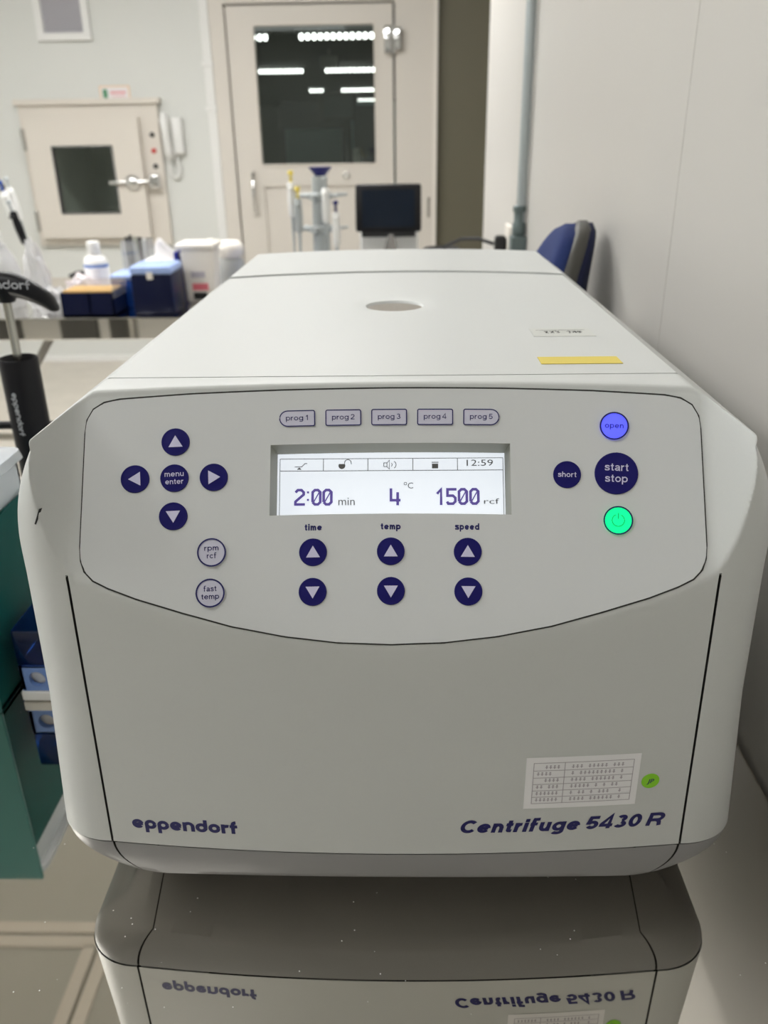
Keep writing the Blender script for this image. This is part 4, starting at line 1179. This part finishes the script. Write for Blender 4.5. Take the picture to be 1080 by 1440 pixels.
# black goggles / loop
t = thing('safety_loupe', 'small black round loupe with handle left of the white bottle', 'magnifier', (-1.02, 2.36, 0))
obj('rim', tube(B(), [(-1.010+.028*cos(2*pi*i/28), 2.40+.006*sin(2*pi*i/28), .060+.022*sin(2*pi*i/28)) for i in range(28)], .006, 8, closed=True), BLACKM, t, 60)
obj('lens', lathe(B(), [(0, -.002), (.024, -.001), (.024, .001), (0, .002)], (-1.010, 2.40, .060), 24, Matrix.Rotation(pi/2, 3, 'X').to_4x4()), STICKG, t, 60)
obj('handle', tube(B(), [(-1.036, 2.40, .066), (-1.06, 2.40, .066), (-1.085, 2.39, .055)], .006, 8), BLACKM, t, 60)
obj('stand', box(B(), -1.03, -.985, 2.385, 2.415, .0005, .037, bev=.003), BLACKM, t)
# crumpled things: bag & wipes
def blob(name, label, cat, c, sx, sy, sz, m_, seed, rough=.28, taper=.0, group=None):
    from mathutils import noise as mn
    bm = B(); bmesh.ops.create_icosphere(bm, subdivisions=4, radius=1)
    for v in bm.verts:
        d = v.co.normalized(); q = 1+rough*mn.noise(d*2.3+Vector((seed, 0, 0)))+rough*.5*mn.noise(d*6+Vector((0, seed, 0)))+rough*.3*abs(mn.noise(d*11+Vector((0, 0, seed))))
        p = d*q; tz = (p.z+1)/2
        k = 1-taper*max(0, min(1, tz))
        z = c[2]+p.z*sz
        v.co = Vector((c[0]+p.x*sx*k, c[1]+p.y*sy*k, max(.0008, z)))
    o = obj(name, bm, m_, None, 50)
    return tag(o, label, cat, group)
blob('plastic_bag', 'tall crumpled clear plastic bag standing on the far bench', 'bag', (-1.078, 2.12, .085), .046, .034, .100, BAG, 3, .45, .45)
blob('crumpled_wipe', 'crumpled pinkish-white wipe behind the tan tips', 'wipe', (-.975, 2.21, .035), .055, .035, .045, mat('pinkish_paper', (.80, .72, .72), .7), 9, .4)
blob('crumpled_wrapper', 'clear crumpled wrapper at the foot of the plastic bag', 'wrapper', (-1.015, 2.06, .028), .042, .035, .042, BAG, 14, .5)
# left clear wash bottle + pipette stand, seen at left edge
t = thing('wash_bottle', 'pale cone-shouldered wash bottle at the left edge of the far bench', 'bottle', (-1.17, 2.15, 0))
obj('bottle_body', lathe(B(), [(.038, .0005), (.040, .004), (.040, .11), (.030, .145), (.012, .175), (.012, .182)], (-1.185, 2.17, 0), 28), mat('cloudy_plastic', (.70, .70, .70), .3, trans=.3), t, 50)
obj('nozzle', tube(B(), [(-1.185, 2.17, .18), (-1.185, 2.17, .215), (-1.195, 2.17, .235), (-1.22, 2.17, .24)], .005, 8), WHITE, t, 60)
ps = thing('pipette_stand', 'chrome-topped stand with slanted pipettes at the left edge, under the pass box', 'pipette stand', (-1.26, 2.40, 0))
obj('base', lathe(B(), [(.07, .0005), (.07, .012), (.02, .02)], (-1.30, 2.40, 0), 30), PIPG, ps, 40)
obj('pole', cyl(B(), (-1.30, 2.40, .016), (-1.30, 2.40, .33), .009), STEEL, ps, 40)
obj('head', lathe(B(), [(.012, .31), (.03, .322), (.03, .335), (.016, .352), (.012, .37), (0, .373)], (-1.275, 2.40, 0), 24), CHROME, ps, 50)
def pipette(p0, ang, m1, parent=None, L=.25, label=None, lean=0, acc=BLUEP):
    t = thing('pipette', label, 'pipette', p0)
    t.rotation_euler = (lean, ang, 0)
    bpy.context.view_layer.update()
    def part(n_, bm, m_): return obj(n_, bm, m_, t, 50, local=True)
    part('plunger', lathe(B(), [(.004, 0), (.004, .024), (.008, .024), (.0085, .032), (.006, .035), (0, .035)], (0, 0, -.002), 14), acc)
    part('grip', lathe(B(), [(.006, -.10), (.011, -.095), (.013, -.05), (.011, -.02), (.012, -.005), (.008, 0), (0, 0)], (0, 0, 0), 16), m1)
    part('hook', box(B(), -.005, .005, -.030, .0, -.020, -.012, bev=.002), m1)
    part('shaft', lathe(B(), [(0, -L), (.0025, -L), (.004, -.17), (.006, -.10)], (0, 0, 0), 14), PIPG)
    return t
pipette((-1.235, 2.36, .318), radians(-14), WHITE, label='white pipette with blue knob slanting at the left edge stand', acc=BLUEP)
pipette((-1.205, 2.33, .262), radians(-13), BLACKP, label='black-bodied slanted pipette at the left edge stand', acc=PIPG, L=.20)
pipette((-1.25, 2.44, .325), radians(-9), WHITE, label='white pipette behind the slanted ones at the left edge', acc=PIPG)
# pipette carousel in the middle
pc = thing('pipette_carousel', 'grey pipette carousel with a navy top, behind the centrifuge', 'pipette stand', (-.245, 2.36, 0))
cx, cy = -.250, 2.36
obj('base', lathe(B(), [(.085, .0005), (.085, .012), (.03, .022)], (cx, cy, 0), 32), PIPG, pc, 40)
obj('column', lathe(B(), [(.030, .02), (.027, .16), (.023, .35)], (cx, cy, 0), 28), PIPG, pc, 50)
obj('top_cap', lathe(B(), [(.016, .350), (.022, .358), (.034, .372), (.036, .376), (0, .377)], (cx+.004, cy, 0), 28), mat('navy_cap', (.01, .012, .13), .35), pc, 50)
for z, n_, R1 in ((.292, 6, .085), (.195, 6, .085)):
    for k in range(n_):
        a = 2*pi*k/n_+.25
        o = obj('arm', cyl(B(), (cx+.02*cos(a), cy+.02*sin(a), z), (cx+R1*cos(a), cy+R1*sin(a), z+.004), .0075, .004, 10), PIPG, pc, 40)
    obj('ring', lathe(B(), [(.026, z-.012), (.036, z-.008), (.036, z+.008), (.026, z+.012)], (cx, cy, 0), 28, cap=False), PIPG, pc, 40)
YEL = mat('yellow_plastic', (.75, .60, .10), .4)
pipette((cx-.082, cy-.045, .335), 0, WHITE, label='yellow-topped pipette hanging at the left of the carousel', acc=YEL)
pipette((cx-.062, cy-.06, .290), 0, PIPG, label='grey pipette just right of the yellow-topped one on the carousel', acc=YEL, L=.22)
pipette((cx+.022, cy-.055, .318), 0, WHITE, label='white pipette hanging on the front of the carousel column', acc=PIPG)
pipette((cx+.052, cy-.062, .25), 0, WHITE, label='white pipette with a navy knob at the right of the carousel column', acc=INK, L=.22)
# blue rack and cream lump left of carousel
t = thing('tube_rack', 'low blue tube rack peeking over the centrifuge, left of the carousel', 'rack', (-.43, 2.3, 0))
bm = B(); box(bm, -.500, -.345, 2.26, 2.40, .0005, .066, bev=.003); obj('body', bm, BLUEP, t)
for i in range(6): obj('tube_cap', lathe(B(), [(.008, .066), (.009, .068), (.009, .080), (.007, .082), (0, .082)], (-.485+.026*i, 2.30, 0), 12), [PBLUE, NAVYP][i % 2], t, 40)
t = thing('tape_roll', 'cream tape roll in front of the low blue rack', 'tape', (-.425, 2.21, 0))
obj('roll', lathe(B(), [(.012, .0005), (.034, .001), (.038, .03), (.036, .065), (.028, .080), (.014, .082), (.012, .0005)], (-.425, 2.20, 0), 28, cap=False), WHITE2, t, 50)
obj('core', lathe(B(), [(.0118, .001), (.0118, .078)], (-.425, 2.20, 0), 20, cap=True), TAN, t, 50)
# instrument with touch screen
t = thing('thermocycler', 'white instrument with a tilted black touch screen, right of the carousel', 'instrument', (-.04, 2.5, 0))
bm = B(); box(bm, -.132, .056, 2.42, 2.72, .0005, .186, bev=.008, seg=3); obj('body', bm, WHITE, t, 40)
tm = Matrix.Translation((-.039, 2.385, .252)) @ Matrix.Rotation(radians(-10), 4, 'X')
bm = B(); box(bm, -.103, .103, -.010, .010, -.070, .072, bev=.009, seg=3, mtx=tm); sc = obj('screen_housing', bm, BLACKP, t, 40)
bm = B(); box(bm, -.082, .082, -.0112, -.0100, -.056, .054, bev=.0, mtx=tm); obj('screen_glass', bm, SCREEN, sc)
bm = B(); box(bm, -.085, .085, -.006, .012, -.085, -.068, bev=.003, mtx=tm); obj('screen_foot', bm, BLACKM, t)
bm = B(); tube(bm, [(-.034, 2.35, .001), (-.034, 2.345, .07), (-.034, 2.34, .12), (-.032, 2.335, .155), (-.030, 2.332, .180)], [.034, .030, .024, .016, .008], 18)
tag(obj('grey_funnel', bm, mat('steel_grey', (.30, .29, .28), .25, .6), None, 60), 'grey metallic cone in front of the white instrument, below its screen', 'funnel')
bm = B(); tube(bm, [(-.085, 2.40, .0505), (-.07, 2.41, .085), (-.055, 2.415, .115)], [.012, .010, .009], 10)
# black round object near the socket
t = thing('vortex_mixer', 'flat black round mixer top beside the socket cable', 'mixer', (.12, 2.3, 0))
obj('mixer_body', box(B(), .06, .165, 2.24, 2.36, .0005, .112, bev=.01, seg=3), PIPG, t, 40)
obj('cup', lathe(B(), [(.02, .112), (.030, .122), (.056, .126), (.060, .134), (.054, .142), (.03, .137), (0, .136)], (.125, 2.30, 0), 30), BLACKM, t, 50)
tag(obj('white_block', box(B(), .075, .115, 2.10, 2.14, .0005, .118, bev=.004), WHITE), 'thin white bottle stub left of the black mixer', 'bottle')

# ================================================================== CEILING LIGHTS (above the frame)
for i, (x, y, sx, sy, p) in enumerate(LAMPS):
    t = thing('ceiling_panel_light', 'flat white ceiling panel light '+['in front of the pass box', 'in front of the windowed door', 'at the far left wall', 'left of the near table', 'above the centrifuge', 'above the near table, added to brighten the control panel', 'behind the camera', 'in the niche by the olive door'][i], 'ceiling light', (x, y, CEIL), 0, 'flat panel lights of the lab ceiling')
    obj('panel_frame', box(B(), x-sx/2-.02, x+sx/2+.02, y-sy/2-.02, y+sy/2+.02, CEIL-.02, CEIL-.0005), WHITE, t)
    m_ = bpy.data.materials.new('diffuser'); m_.use_nodes = True; b = m_.node_tree.nodes['Principled BSDF']
    b.inputs['Emission Color'].default_value = (1, .99, .975, 1); b.inputs['Emission Strength'].default_value = p/(sx*sy)/pi
    obj('diffuser', box(B(), x-sx/2, x+sx/2, y-sy/2, y+sy/2, CEIL-.025, CEIL-.0205), m_, t)
